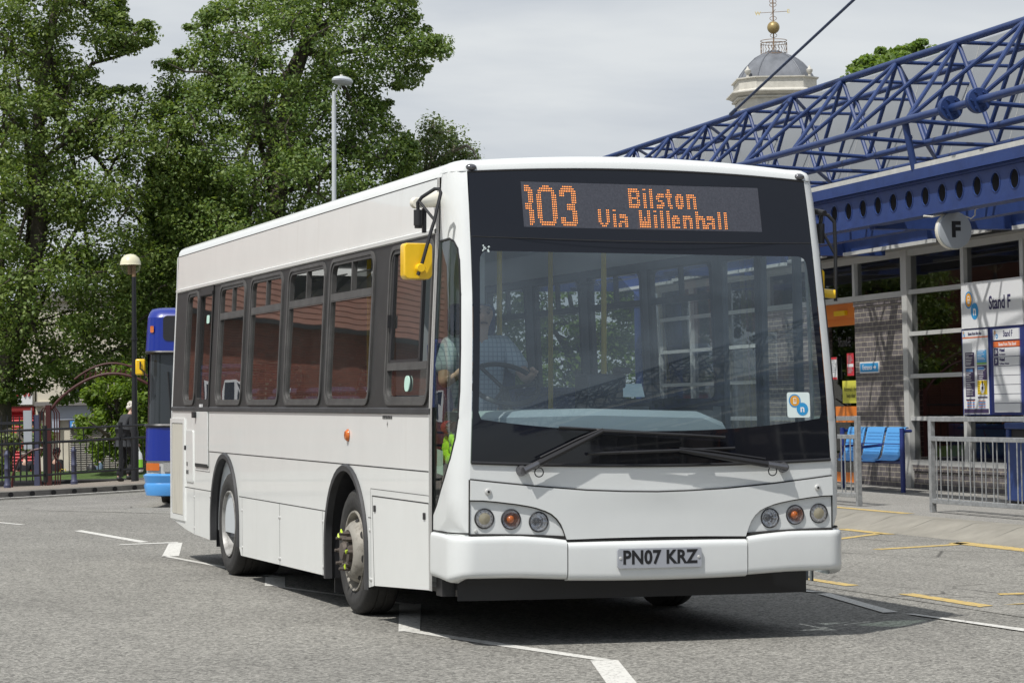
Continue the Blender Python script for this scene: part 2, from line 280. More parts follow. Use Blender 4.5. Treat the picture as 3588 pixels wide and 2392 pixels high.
# ---------------------------------------------------------------- mesh helpers
def smoothstep(a,b,x):
    t=min(1,max(0,(x-a)/(b-a))); return t*t*(3-2*t)
class MB:
    def __init__(s): s.v=[];s.f=[];s.m=[];s.mi=0
    def add(s,vs,fs):
        o=len(s.v); s.v+=[tuple(x) for x in vs]; s.f+=[tuple(i+o for i in f) for f in fs]; s.m+=[s.mi]*len(fs); return s
    def mat(s,i): s.mi=i; return s
    def quad(s,*p): return s.add(p,[tuple(range(len(p)))])
    def box(s,x0,x1,y0,y1,z0,z1,R=None):
        vs=[(x,y,z) for z in (z0,z1) for y in (y0,y1) for x in (x0,x1)]
        if R: vs=[tuple(R@Vector(v)) for v in vs]
        return s.add(vs,[(0,2,3,1),(4,5,7,6),(0,1,5,4),(2,6,7,3),(0,4,6,2),(1,3,7,5)])
    def tube(s,path,r,n=8,cap=True,closed=False):
        P=[Vector(p) for p in path]; k=len(P); rr=r if hasattr(r,'__len__') else [r]*k
        vs=[];prev=None
        for i,p in enumerate(P):
            if closed: t=(P[(i+1)%k]-P[i-1]).normalized()
            else: t=((P[i+1] if i<k-1 else p)-(P[i-1] if i>0 else p)).normalized()
            if prev is None:
                a=Vector((0,0,1)) if abs(t.z)<.9 else Vector((1,0,0)); e=t.cross(a).normalized()
            else: e=(prev-t*prev.dot(t)); e=e.normalized() if e.length>1e-6 else prev
            prev=e; f=t.cross(e)
            vs+=[p+(e*math.cos(2*PI*j/n)+f*math.sin(2*PI*j/n))*rr[i] for j in range(n)]
        fs=[]
        for i in range(k if closed else k-1):
            for j in range(n):
                a=i*n+j;b=i*n+(j+1)%n;c=((i+1)%k)*n+(j+1)%n;d=((i+1)%k)*n+j; fs.append((a,b,c,d))
        if cap and not closed: fs+=[tuple(range(n-1,-1,-1)),tuple((k-1)*n+j for j in range(n))]
        return s.add(vs,fs)
    def lathe(s,prof,c=(0,0,0),n=24,axis='Z',R=None,arc=2*PI):
        vs=[];k=len(prof); full=abs(arc-2*PI)<1e-6; nn=n if full else n+1
        for r,z in prof:
            for j in range(nn):
                a=arc*j/n; x,y=r*math.cos(a),r*math.sin(a)
                q={'Z':(x,y,z),'X':(z,x,y),'Y':(x,z,-y)}[axis]
                if R: q=tuple(R@Vector(q))
                vs.append((q[0]+c[0],q[1]+c[1],q[2]+c[2]))
        fs=[]
        for i in range(k-1):
            for j in range(n):
                j2=(j+1)%nn; fs.append((i*nn+j,i*nn+j2,(i+1)*nn+j2,(i+1)*nn+j))
        return s.add(vs,fs)
    def sphere(s,c,r,n=16,sz=None):
        sz=sz or (1,1,1); k=n//2+1
        o=len(s.v); s.lathe([(r*math.sin(PI*i/(k-1)),-r*math.cos(PI*i/(k-1))) for i in range(k)],(0,0,0),n)
        s.v[o:]=[(c[0]+x*sz[0],c[1]+y*sz[1],c[2]+z*sz[2]) for x,y,z in s.v[o:]]
        return s
    def grid(s,rows,flip=False,closed=False):
        k=len(rows[0]); vs=[p for r in rows for p in r]; fs=[]
        for i in range(len(rows)-1):
            for j in range(k if closed else k-1):
                a,b,c,d=i*k+j,i*k+(j+1)%k,(i+1)*k+(j+1)%k,(i+1)*k+j
                fs.append((a,d,c,b) if flip else (a,b,c,d))
        return s.add(vs,fs)
    def patch(s,loops,mapf,step=None,flip=False,rim=None):
        """2D loops (outer first, then holes) triangulated and mapped to 3D; rim = second map for edge walls"""
        pts=[];edges=[]
        for lp in loops:
            o=len(pts); pts+=[Vector(p) for p in lp]; edges+=[(o+i,o+(i+1)%len(lp)) for i in range(len(lp))]
        def inside(x,y):
            c=False
            for lp in loops:
                for i in range(len(lp)):
                    x1,y1=lp[i];x2,y2=lp[i-1]
                    if (y1>y)!=(y2>y) and x<(x2-x1)*(y-y1)/(y2-y1)+x1: c=not c
            return c
        if step:
            sx,sy=step if hasattr(step,'__len__') else (step,step)
            xs=[p[0] for p in loops[0]];ys=[p[1] for p in loops[0]]
            nx=max(1,int((max(xs)-min(xs))/sx));ny=max(1,int((max(ys)-min(ys))/sy))
            for i in range(1,nx):
                for j in range(1,ny):
                    x=min(xs)+(max(xs)-min(xs))*i/nx;y=min(ys)+(max(ys)-min(ys))*j/ny
                    if inside(x,y):
                        near=False
                        for lp in loops:
                            for q in range(len(lp)):
                                a=Vector(lp[q]);b=Vector(lp[q-1]);ab=b-a;L2=ab.length_squared
                                t=0 if L2==0 else max(0,min(1,(Vector((x,y))-a).dot(ab)/L2))
                                dd=a+ab*t-Vector((x,y))
                                if (dd.x/sx)**2+(dd.y/sy)**2<.06: near=True;break
                            if near:break
                        if not near: pts.append(Vector((x,y)))
        v2,_,f2,_,_,_=delaunay_2d_cdt(pts,edges,[],0,1e-7)
        fs=[]
        for f in f2:
            cxx=sum(v2[i].x for i in f)/3;cyy=sum(v2[i].y for i in f)/3
            if inside(cxx,cyy):
                a,b,c=[v2[i] for i in f]; ccw=(b-a).cross(c-a)>0
                fs.append(tuple(f) if ccw!=flip else tuple(reversed(f)))
        s.add([mapf(p.x,p.y) for p in v2],fs)
        if rim:
            for lp in loops:
                k=len(lp); A=[mapf(*p) for p in lp];B_=[rim(*p) for p in lp]
                s.add(A+B_,[(i,(i+1)%k,k+(i+1)%k,k+i) for i in range(k)])
        return s
    def mesh(s,name,mats,smooth=40):
        me=bpy.data.meshes.new(name); me.from_pydata(s.v,[],s.f)
        for m in (mats if isinstance(mats,(list,tuple)) else [mats]): me.materials.append(m)
        if s.mi or any(s.m): me.polygons.foreach_set('material_index',s.m)
        if smooth:
            me.polygons.foreach_set('use_smooth',[True]*len(me.polygons)); me.update()
            me.set_sharp_from_angle(angle=math.radians(smooth))
        me.update(); return me
    def fixnormals(s): s.fix=True; return s
    def build(s,name,mats,parent=None,label=None,smooth=40,bevel=None,recalc=False):
        me=s.mesh(name,mats,smooth)
        if recalc:
            b=bmesh.new(); b.from_mesh(me); bmesh.ops.remove_doubles(b,verts=b.verts,dist=1e-5); bmesh.ops.recalc_face_normals(b,faces=b.faces); b.to_mesh(me); b.free()
            if smooth: me.set_sharp_from_angle(angle=math.radians(smooth))
        return link(name,me,parent,label,bevel)
def build_each(mb,name,mats,parent,key=None,limit=100,**k):
    """every separate piece of the mesh becomes a part of its own; past the limit the rest is one stuff part"""
    par=list(range(len(mb.v)))
    def find(a):
        while par[a]!=a: par[a]=par[par[a]]; a=par[a]
        return a
    for f in mb.f:
        for a in f[1:]: par[find(a)]=find(f[0])
    G={}
    for i,f in enumerate(mb.f): G.setdefault(find(f[0]),[]).append(i)
    L=list(G.values())
    if key: L.sort(key=lambda fs:key(Vector(mb.v[mb.f[fs[0]][0]])))
    def sub(fs):
        m=MB(); mp={}
        for i in fs:
            for a in mb.f[i]:
                if a not in mp: mp[a]=len(m.v); m.v.append(mb.v[a])
            m.f.append(tuple(mp[a] for a in mb.f[i])); m.m.append(mb.m[i])
        return m
    for fs in L[:limit]: sub(fs).build(name,mats,parent,**k)
    if L[limit:]:
        o=sub([i for fs in L[limit:] for i in fs]).build(name,mats,parent,**k); o['kind']='stuff'
def link(name,me,parent=None,label=None,bevel=None):
    o=bpy.data.objects.new(name,me); COL.objects.link(o)
    if parent: o.parent=parent
    if label: o['label']=label
    if bevel:
        b=o.modifiers.new('bevel','BEVEL'); b.width=bevel; b.segments=2; b.limit_method='ANGLE'; b.angle_limit=math.radians(40)
    return o
RHO=.018
fh=Vector((fwd.x,fwd.y,0)).normalized(); rh=Vector((fh.y,-fh.x,0))
TILT=Matrix.Rotation(-RHO,3,fh)
def thing(name,label,cat,loc=(0,0,0),rz=0,group=None,rot=None,town=True,tilt=1.):
    o=bpy.data.objects.new(name,None); COL.objects.link(o); o.empty_display_size=.2
    R=rot if rot else ((Matrix.Rotation(-RHO*tilt,3,fh) if town else Matrix.Identity(3))@Matrix.Rotation(rz,3,'Z'))
    o.location=loc; o.rotation_euler=R.to_euler(); tag(o,label,cat,group); return o
def tag(o,label,cat,group=None):
    o['label']=label; o['category']=cat
    if group: o['group']=group
    return o
def struct(o): o['kind']='structure'; return o
def copy_tree(o,parent=None):
    c=o.copy(); COL.objects.link(c); c.parent=parent
    for ch in [x for x in bpy.data.objects if x.parent==o]: copy_tree(ch,c)
    return c
def rd(r,d): p=CAM+rh*r+fh*d; return p.x,p.y
def to_rd(x,y):
    q=Vector((x-CAM.x,y-CAM.y,0)); return q.dot(rh),q.dot(fh)
def gz(x,y):
    r,d=to_rd(x,y)
    s=min(.02,max(0,.0157-.00254*(r+8.63)))
    z=-s*min(24,max(0,d-28))
    return z-1.5*smoothstep(59,70,d)*(1-smoothstep(-3,1,r))
def circ(cx_,cy_,r,n=24,a0=0,a1=2*PI): return [(cx_+r*math.cos(a0+(a1-a0)*i/n),cy_+r*math.sin(a0+(a1-a0)*i/n)) for i in range(n if abs(a1-a0-2*PI)<1e-6 else n+1)]
def rrect(x0,x1,y0,y1,r,n=5,rs=None):
    rs=rs or (r,r,r,r); o=[]
    for (cx_,cy_,a,q) in ((x1-rs[0],y0+rs[0],-PI/2,rs[0]),(x1-rs[1],y1-rs[1],0,rs[1]),(x0+rs[2],y1-rs[2],PI/2,rs[2]),(x0+rs[3],y0+rs[3],PI,rs[3])):
        o+=[(cx_+q*math.cos(a+PI/2*i/n),cy_+q*math.sin(a+PI/2*i/n)) for i in range(n+1)]
    return o
def interp(x,T):
    if x<=T[0][0]: return T[0][1]
    for (a,b),(c,d) in zip(T,T[1:]):
        if x<=c: return b+(d-b)*(x-a)/(c-a)
    return T[-1][1]
def text_raw(s,size,ex=.002,off=0.,spacing=1.,align='CENTER',res=3):
    cu=bpy.data.curves.new('lettering','FONT'); cu.body=s; cu.size=size; cu.extrude=ex; cu.offset=off; cu.space_character=spacing
    cu.align_x=align; cu.align_y='CENTER'; cu.resolution_u=res
    ob=bpy.data.objects.new('lettering',cu); COL.objects.link(ob); bpy.context.view_layer.update()
    me=bpy.data.meshes.new_from_object(ob.evaluated_get(bpy.context.evaluated_depsgraph_get()))
    bpy.data.objects.remove(ob); bpy.data.curves.remove(cu)
    V=[tuple(v.co) for v in me.vertices];F=[tuple(p.vertices) for p in me.polygons]; bpy.data.meshes.remove(me); return V,F
def text_add(mb,s,size,mapf,sx=1,**k):
    """letters appended to a mesh; mapf(x,y,z) takes text-plane coordinates"""
    V,F=text_raw(s,size,**k); mb.add([mapf(x*sx,y,z) for x,y,z in V],F); return mb
# ---------------------------------------------------------------- the white bus
HS=[(.15,1.203),(.3,1.206),(1.3,1.211),(1.45,1.209),(2.3,1.169),(2.66,1.160),(2.70,1.157),(2.75,1.150)]
HW=[(.3,1.125),(1.05,1.117),(1.94,1.079),(2.72,1.062),(2.8,1.058)]
hs=lambda z:interp(z,HS)
hw=lambda z:interp(z,HW)
def ve(z):
    if z<1.05: return .032-(z-1.05)*.004
    d=z-1.05; return .032+.03*d+.068*d*d
LC=.25
def FM(s,z,off=0.):
    h=hw(z); a=abs(s); sg=1 if s>=0 else -1; e0=ve(z); H=hs(z)
    if a<=h: return (s,e0-.03*(1-(s/h)**2)-off,z)
    e=a-h; dv=.17
    if e<LC:
        p=e/LC*PI/2; u=h+(H-h)*math.sin(p); v=e0+dv*(1-math.cos(p)); nx=math.sin(p); ny=-math.cos(p)
        return (sg*(u+off*nx),v+off*ny,z)
    return (sg*(H+off),e0+dv+(e-LC),z)
def e_of_v(v,z):
    dv=v-ve(z)
    if dv<=0: return 0
    if dv<.17: return LC*math.acos(1-dv/.17)/(PI/2)
    return LC+dv-.17
VJ1=[(.2,.475),(1.0,.465),(1.34,.46),(2.34,.462),(2.75,.475)]
VJ2=[(.2,.545),(1.0,.535),(1.34,.53),(2.34,.53),(2.75,.535)]
vj1=lambda z:interp(z,VJ1); vj2=lambda z:interp(z,VJ2)
def SIDE(sg,off=0.): return lambda v,z:(sg*(hs(z)+off),v,z)
bus=thing('single_deck_bus','white single deck bus with yellow mirrors and a lit amber destination display','bus',(0,0,0),town=False)
VEND=8.80
def archpts(c,rx,rz,z0,zb,n=20):
    return [(c-rx,zb)]+[(c-rx*math.cos(PI*i/n),z0+rz*math.sin(PI*i/n)) for i in range(n+1)]+[(c+rx,zb)]
lowerL=[(vj2(.296),.296),(1.80,.236)]+archpts(2.505,.563,.565,.42,.215)+[(5.86,.193)]+archpts(6.465,.548,.565,.42,.25)+[(7.78,.265),(8.18,.29),(VEND,.35),(VEND,1.335)]+[(vj2(1.335),1.335),(vj2(1.0),1.0)]
lowerR=[(1.76,.30),(1.80,.236)]+lowerL[2:-2]+[(1.76,1.335)]
mb=MB()
mb.patch([lowerL],SIDE(-1),(.25,.25),flip=True)
mb.patch([lowerR],SIDE(1),(.25,.25))
for sg in (-1,1):
    up=[(vj2(2.385),2.385),(VEND,2.385),(VEND,2.70),(vj2(2.7),2.70)]
    mb.patch([up],SIDE(sg),(.4,.1),flip=sg<0)
# roof skin with rounded cant rails
ZZ=[0,.38,.66,.86,.96,1.0]; INS=[0,.006,.024,.058,.11,.2]
sec=[(-(1.157-i),2.70+.097*z) for z,i in zip(ZZ,INS)]+[(-.5,2.832),(0,2.845),(.5,2.832)]+[(1.157-i,2.70+.097*z) for z,i in reversed(list(zip(ZZ,INS)))]
mb.grid([[(u,v,z) for u,z in sec] for v in (.46,.6,2,4,6,8,VEND)])
# rear end
def REAR(s,z):
    H=hs(min(z,2.7))-max(0,(z-2.7))*1.2; R=.05
    a=abs(s); sg=1 if s>=0 else -1; fl=H-R
    if a<=fl: return (s,VEND+.2,z)
    p=min(1,(a-fl)/.2)*PI/2; return (sg*(fl+R*math.sin(p)),VEND+.2-.2*(1-math.cos(p)),z)
rows=[]
for z in (.36,.7,1.3,1.9,2.4,2.66,2.70,2.74,2.78,2.8):
    H=hs(min(z,2.7))-max(0,z-2.7)*1.2; fl=H-.05
    rows.append([REAR(s,z) for s in [-fl-.2,-fl-.15,-fl-.1,-fl-.05,-fl,-.5,0,.5,fl,fl+.05,fl+.1,fl+.15,fl+.2]])
mb.grid(rows)
mb.build('body',M['white'],bus)
# rear corner seam and small side mouldings (dark gaps, drip rail, seams)
sm=MB(); 
def vline(path,w=.004,off=.0012,sg=-1):
    for (v0,z0),(v1,z1) in zip(path,path[1:]):
        d=Vector((v1-v0,z1-z0)).normalized(); n=Vector((-d.y,d.x))*w/2
        a=[(v0+n.x,z0+n.y),(v1+n.x,z1+n.y),(v1-n.x,z1-n.y),(v0-n.x,z0-n.y)]
        sm.quad(*[SIDE(sg,off)(*q) for q in a])
vline([(.54,.985),(7.12,.985)],.007); vline([(3.07,.654),(5.92,.654)],.006); vline([(7.02,.657),(8.19,.657)],.006); vline([(1.87,.66),(1.94,.66)],.005)
vline([(VEND-.004,.36),(VEND-.004,2.7)],.008); vline([(.535,2.70),(VEND,2.70)],.006)
for v in (5.80,3.16): vline([(v,.20),(v,.65)],.004)
vline([(4.48,.20),(4.48,.652)],.006); vline([(7.78,.27),(7.78,.656)],.005)
vline([(1.80,.236),(1.84,.80),(.56,.80)],.007); vline([(.56,.80),(.56,.30)],.004); vline([(1.88,.22),(1.88,.845),(.54,.845)],.003)
vline([(8.87-.1,.66),(8.70,.66)],.006)
sm.build('panel_seam',M['seam'],bus,smooth=0)
# drip moulding below the roof panels
dm=MB()
for sg in (-1,1): dm.grid([[SIDE(sg,o)(v,z) for v in (.53,4.5,VEND)] for o,z in ((0,2.372),(.014,2.378),(.016,2.40),(.0,2.408))],flip=sg>0)
build_each(dm,'drip_moulding',M['white'],bus)
wm_=MB()
for sg in (-1,1): wm_.grid([[SIDE(sg,o)(v,z) for v in ((.5 if sg<0 else 1.76),4.5,VEND)] for o,z in ((.001,1.318),(.012,1.324),(.012,1.350),(.002,1.358))],flip=sg>0)
build_each(wm_,'waist_moulding',M['arch'],bus)
# aluminium strip where the front cap meets the side
st=MB()
for sg in (-1,1):
    zs=[.296,.7,1.0,1.34,1.8,2.34,2.7]
    st.grid([[SIDE(sg,.006)(vj1(z)+.006,z) for z in zs],[SIDE(sg,.008)(vj2(z)-.004,z) for z in zs]],flip=sg<0)
build_each(st,'joint_strip',M['trim'],bus)
sm=MB()
for q in (.004,.035): vline([(vj1(z)+q,z) for z in (.3,.7,1.0,1.34,1.8,2.34,2.7)],.005,.0105)
sm.build('joint_gap',M['seam'],bus,smooth=0)
# window band
WIN=[(1.95,3.02),(3.25,4.28),(4.56,5.58),(5.87,6.79)]
ZB,ZT=1.415,2.315
def bandmesh(sg):
    holes=[rrect(a-.058,b+.058,1.372,2.36,.11) for a,b in WIN]
    if sg<0: holes+=[rrect(.555,1.53,1.372,2.355,.10),rrect(7.74,8.27,1.372,2.36,.10),rrect(7.13,7.655,1.415,2.30,.02)]; v0=lambda z:vj2(z)
    else: v0=lambda z:1.76
    mbb=MB(); mbb.patch([[(v0(1.335),1.335),(VEND,1.335),(VEND,2.385),(v0(2.385),2.385)]]+holes,SIDE(sg),(.5,.5),flip=sg<0); return mbb
for sg in (-1,1): bandmesh(sg).build('window_band',M['band'],bus)
def window(sg,a,b,zb=ZB,zt=ZT,transom=2.10,open_=False,gasket=.058,rad=.09,kind=0):
    f=MB(); ou=rrect(a-gasket,b+gasket,zb-.043,zt+.045,rad+.02); inn=rrect(a,b,zb,zt,rad*.7)
    mid=rrect(a-gasket*.45,b+gasket*.45,zb-.02,zt+.022,rad*.9)
    f.patch([ou,mid],SIDE(sg,.012),None,flip=sg<0,rim=SIDE(sg,-.004)); f.patch([mid,inn],SIDE(sg,.004),None,flip=sg<0,rim=SIDE(sg,-.03))
    fr=f.build('window',M['gasket'],bus)
    if kind==0:
        t=MB(); t.patch([[(a,transom-.024),(b,transom-.024),(b,transom+.024),(a,transom+.024)]],SIDE(sg,.006),None,flip=sg<0,rim=SIDE(sg,-.03))
        c=(a+b)/2; t.patch([[(c-.012,transom+.024),(c+.012,transom+.024),(c+.012,zt),(c-.012,zt)]],SIDE(sg,.004),None,flip=sg<0,rim=SIDE(sg,-.03))
        t.patch([[(a,transom-.032),(b,transom-.032),(b,transom-.027),(a,transom-.027)]],SIDE(sg,.008),None,flip=sg<0)
        t.build('transom',M['gasket'],fr)
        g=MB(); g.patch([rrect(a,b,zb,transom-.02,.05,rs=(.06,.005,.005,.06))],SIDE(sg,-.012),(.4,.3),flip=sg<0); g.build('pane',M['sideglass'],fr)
        for x0,x1 in ((a,c),(c,b)):
            g=MB()
            if open_:   # hopper vent tilted inwards
                pts=[(x0+.015,transom+.03),(x1-.015,transom+.03),(x1-.015,zt-.01),(x0+.015,zt-.01)]
                g.quad(*[SIDE(sg,-.02-(.14 if z>transom+.1 else 0))(v,z-(.03 if z>transom+.1 else 0)) for v,z in pts])
                g.tube([SIDE(sg,-.16)(x0+.015,zt-.04),SIDE(sg,-.16)(x1-.015,zt-.04)],.006,6)
            else: g.quad(*[SIDE(sg,-.012)(v,z) for v,z in ((x0,transom+.02),(x1,transom+.02),(x1,zt),(x0,zt))])
            g.build('hopper_pane',M['sideglass'],fr)
    elif kind==1:
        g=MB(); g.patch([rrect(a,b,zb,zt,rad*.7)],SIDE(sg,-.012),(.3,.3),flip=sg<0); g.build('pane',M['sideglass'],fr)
    return fr
for i,(a,b) in enumerate(WIN): window(-1,a,b,open_=i<2)
for i,(a,b) in enumerate(WIN): window(1,a,b,open_=i==1)
window(-1,7.80,8.21,kind=1)
# emergency door: window, gap lines, lock, hinge
ed=MB(); ed.patch([[(7.11,1.345),(7.69,1.345),(7.69,2.372),(7.11,2.372)],rrect(7.15,7.64,1.42,2.295,.02)],SIDE(-1,.008),None,flip=True,rim=SIDE(-1,-.02))
ed.patch([[(7.10,2.30),(7.66,2.30),(7.66,2.325),(7.10,2.325)]],SIDE(-1,.022),None,flip=True,rim=SIDE(-1,.008))
edo=ed.build('emergency_door',M['band'],bus)
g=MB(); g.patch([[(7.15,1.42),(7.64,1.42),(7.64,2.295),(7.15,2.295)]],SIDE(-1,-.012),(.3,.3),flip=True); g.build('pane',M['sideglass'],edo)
d=MB(); d.patch([[(7.16,.86),(7.69,.86),(7.69,1.318),(7.16,1.318)]],SIDE(-1,.008),None,flip=True,rim=SIDE(-1,0)); d.build('lower_panel',M['white'],edo)
sm=MB(); vline([(7.70,1.335),(7.705,.855),(7.14,.855),(7.135,1.335)],.018,.004); vline([(7.70,.862),(7.15,.862)],.03,.0095)
vline([(7.10,.985),(7.095,.815),(7.72,.815)],.004); vline([(7.69,1.34),(7.66,2.37)],.012,.011); vline([(7.11,1.34),(7.10,2.37)],.012,.011); sm.build('door_gap',M['seam'],edo,smooth=0)
k=MB(); k.patch([rrect(7.63,7.72,1.262,1.315,.012)],SIDE(-1,.034),None,flip=True,rim=SIDE(-1,.006)); k.build('lock',M['black'],edo,bevel=.004)
tx=MB(); text_add(tx,'EMERGENCY EXIT',.032,lambda x,y,z:SIDE(-1,.011+z)(7.42-x,1.365+y),sx=.62,ex=.0004,off=.001); tx.build('door_lettering',M['white_ink'],edo,smooth=0)
# radiator grille, fuel flap
gr=MB(); gr.patch([[(8.19,.36),(8.85,.36),(8.85,1.252),(8.19,1.252)],[(8.25,.405),(8.79,.405),(8.79,1.213),(8.25,1.213)]],lambda v,z:SIDE(-1,.012)(min(v,VEND+.0),z) if v<=VEND else SIDE(-1,.012)(v,z),None,flip=True,rim=SIDE(-1,-.005))
go=gr.build('radiator_grille',M['white'],bus)
lv=MB(); lv.quad(*[SIDE(-1,.0012)(v,z) for v,z in ((8.25,.405),(8.79,.405),(8.79,1.213),(8.25,1.213))]); lv.build('louvre_backing',M['seam'],go,smooth=0)
lv=MB()
for i in range(14):
    v=8.258+i*.0375; lv.add([SIDE(-1,.004)(v,.41),SIDE(-1,.004)(v,1.21),SIDE(-1,.009)(v+.024,1.21),SIDE(-1,.009)(v+.024,.41)],[(0,1,2,3)])
lv.build('louvre',M['grille'],go,smooth=0)
ff=MB(); ff.patch([rrect(7.80,8.112,.708,1.152,.015)],SIDE(-1,.009),None,flip=True,rim=SIDE(-1,0)); fo=ff.build('fuel_flap',M['white'],bus,bevel=.003)
tx=MB(); text_add(tx,'FUEL',.05,lambda x,y,z:SIDE(-1,.0105+z)(8.05-x,.86+y),sx=.6,ex=.0004); text_add(tx,'ADBLUE',.05,lambda x,y,z:SIDE(-1,.0105+z)(8.04-x,.79+y),sx=.6,ex=.0004); tx.build('flap_lettering',M['ink'],fo,smooth=0)
k=MB(); k.patch([rrect(8.10,8.14,.98,1.02,.01)],SIDE(-1,.02),None,flip=True,rim=SIDE(-1,0)); k.build('flap_lock',M['black'],fo)
# marker lamp, panel latches, rivets, battery notice
k=MB(); k.lathe([(0,-.022),(.028,-.02),(.04,-.008),(.042,.0)],(-hs(1.175)-.002,2.444,1.175),16,'X'); o=k.build('marker_lamp',M['amber'],bus); 
k=MB()
for v in (1.775,.648): k.patch([rrect(v-.022,v+.022,.702,.742,.006)],SIDE(-1,.006),None,flip=True,rim=SIDE(-1,0))
build_each(k,'panel_latch',M['black'],bus)
k=MB()
for v,z in ((5.80,.55),(5.80,.26),(4.50,.55),(4.46,.55),(4.50,.25),(4.46,.25),(3.15,.58),(3.15,.27),(7.78,.585),(7.78,.32),(7.08,.61),(7.08,.30),(1.90,.58),(1.87,.27),(1.90,.27),(8.82-.08,.58)):
    k.sphere((-hs(z)-.001,v,z),.013,8,(.5,1,1))
build_each(k,'rivet',M['trim'],bus)
tx=MB(); text_add(tx,'BATTERY ISOLATOR IN CAB',.028,lambda x,y,z:SIDE(-1,.002+z)(1.465-x,1.296+y),sx=.62,ex=.0004,off=.0008)
tx.add([SIDE(-1,.002)(v,z) for v,z in ((1.468,1.278),(1.455,1.255),(1.463,1.255),(1.460,1.232),(1.475,1.258),(1.467,1.258))],[(0,1,2,3,4,5)]); tx.build('battery_notice',M['ink'],bus,smooth=0)
# driver's sliding window
f=MB(); ou=rrect(.555,1.53,1.372,2.355,.10); mid=rrect(.578,1.505,1.395,2.33,.085); inn=rrect(.60,1.485,1.425,2.305,.06)
f.patch([ou,mid],SIDE(-1,.012),None,flip=True,rim=SIDE(-1,-.004)); f.patch([mid,inn],SIDE(-1,.004),None,flip=True,rim=SIDE(-1,-.03))
f.patch([[(.60,1.585),(1.485,1.585),(1.485,1.632),(.60,1.632)]],SIDE(-1,.008),None,flip=True,rim=SIDE(-1,-.03))
dw=f.build('driver_window',M['gasket'],bus)
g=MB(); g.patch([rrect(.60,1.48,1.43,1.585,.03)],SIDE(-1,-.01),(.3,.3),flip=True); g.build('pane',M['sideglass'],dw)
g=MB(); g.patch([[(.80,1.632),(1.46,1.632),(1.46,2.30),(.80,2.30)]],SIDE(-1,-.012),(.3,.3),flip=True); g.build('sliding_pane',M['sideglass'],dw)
g=MB()
for x0,x1,z0,z1 in ((.785,.815,1.632,2.30),(1.44,1.47,1.632,2.30),(.80,1.45,1.632,1.65)): g.patch([[(x0,z0),(x1,z0),(x1,z1),(x0,z1)]],SIDE(-1,.0),None,flip=True,rim=SIDE(-1,-.02))
g.patch([[(1.47,1.85),(1.49,1.85),(1.49,1.93),(1.47,1.93)]],SIDE(-1,.02),None,flip=True,rim=SIDE(-1,0)); g.build('slider_frame',M['black'],dw)
g=MB(); g.patch([rrect(.98,1.09,1.455,1.55,.045)],SIDE(-1,.002),None,flip=True,rim=SIDE(-1,-.004)); g.build('cab_sticker',M['mint'],bus)
g=MB(); g.patch([rrect(7.30,7.42,2.06,2.13,.02)],SIDE(-1,-.006),None,flip=True); g.build('door_sticker',M['mint'],bus)
# ---- wheel arches
for sg in (-1,1):
    for c,rx in ((2.505,.563),(6.465,.548)):
        a=MB(); z0,z1=.215,.42
        A=archpts(c,rx+.004,.569,.42,.2 if c<4 else .255); B_=archpts(c,rx-.045,.522,.42,.2 if c<4 else .255)
        a.grid([[SIDE(sg,.004)(*p) for p in A],[SIDE(sg,.020)(*((q[0]*.25+p[0]*.75),(q[1]*.25+p[1]*.75)) ) for p,q in zip(A,B_)],[SIDE(sg,.018)(*p) for p in B_],[SIDE(sg,-.03)(*p) for p in B_]],flip=sg>0)
        a.build('wheel_arch',M['arch'],bus)
        w=MB(); B2=[(c-rx+.03,.2)]+[(c-(rx-.03)*math.cos(PI*i/16),.42+.535*math.sin(PI*i/16)) for i in range(17)]+[(c+rx-.03,.2)]
        w.grid([[SIDE(sg,-.03)(*p) for p in B2],[(sg*.72,p[0],p[1]) for p in B2]],flip=sg>0); w.add([(sg*.72,p[0],p[1]) for p in B2],[tuple(range(len(B2)))])
        w.build('wheel_well',M['black'],bus)
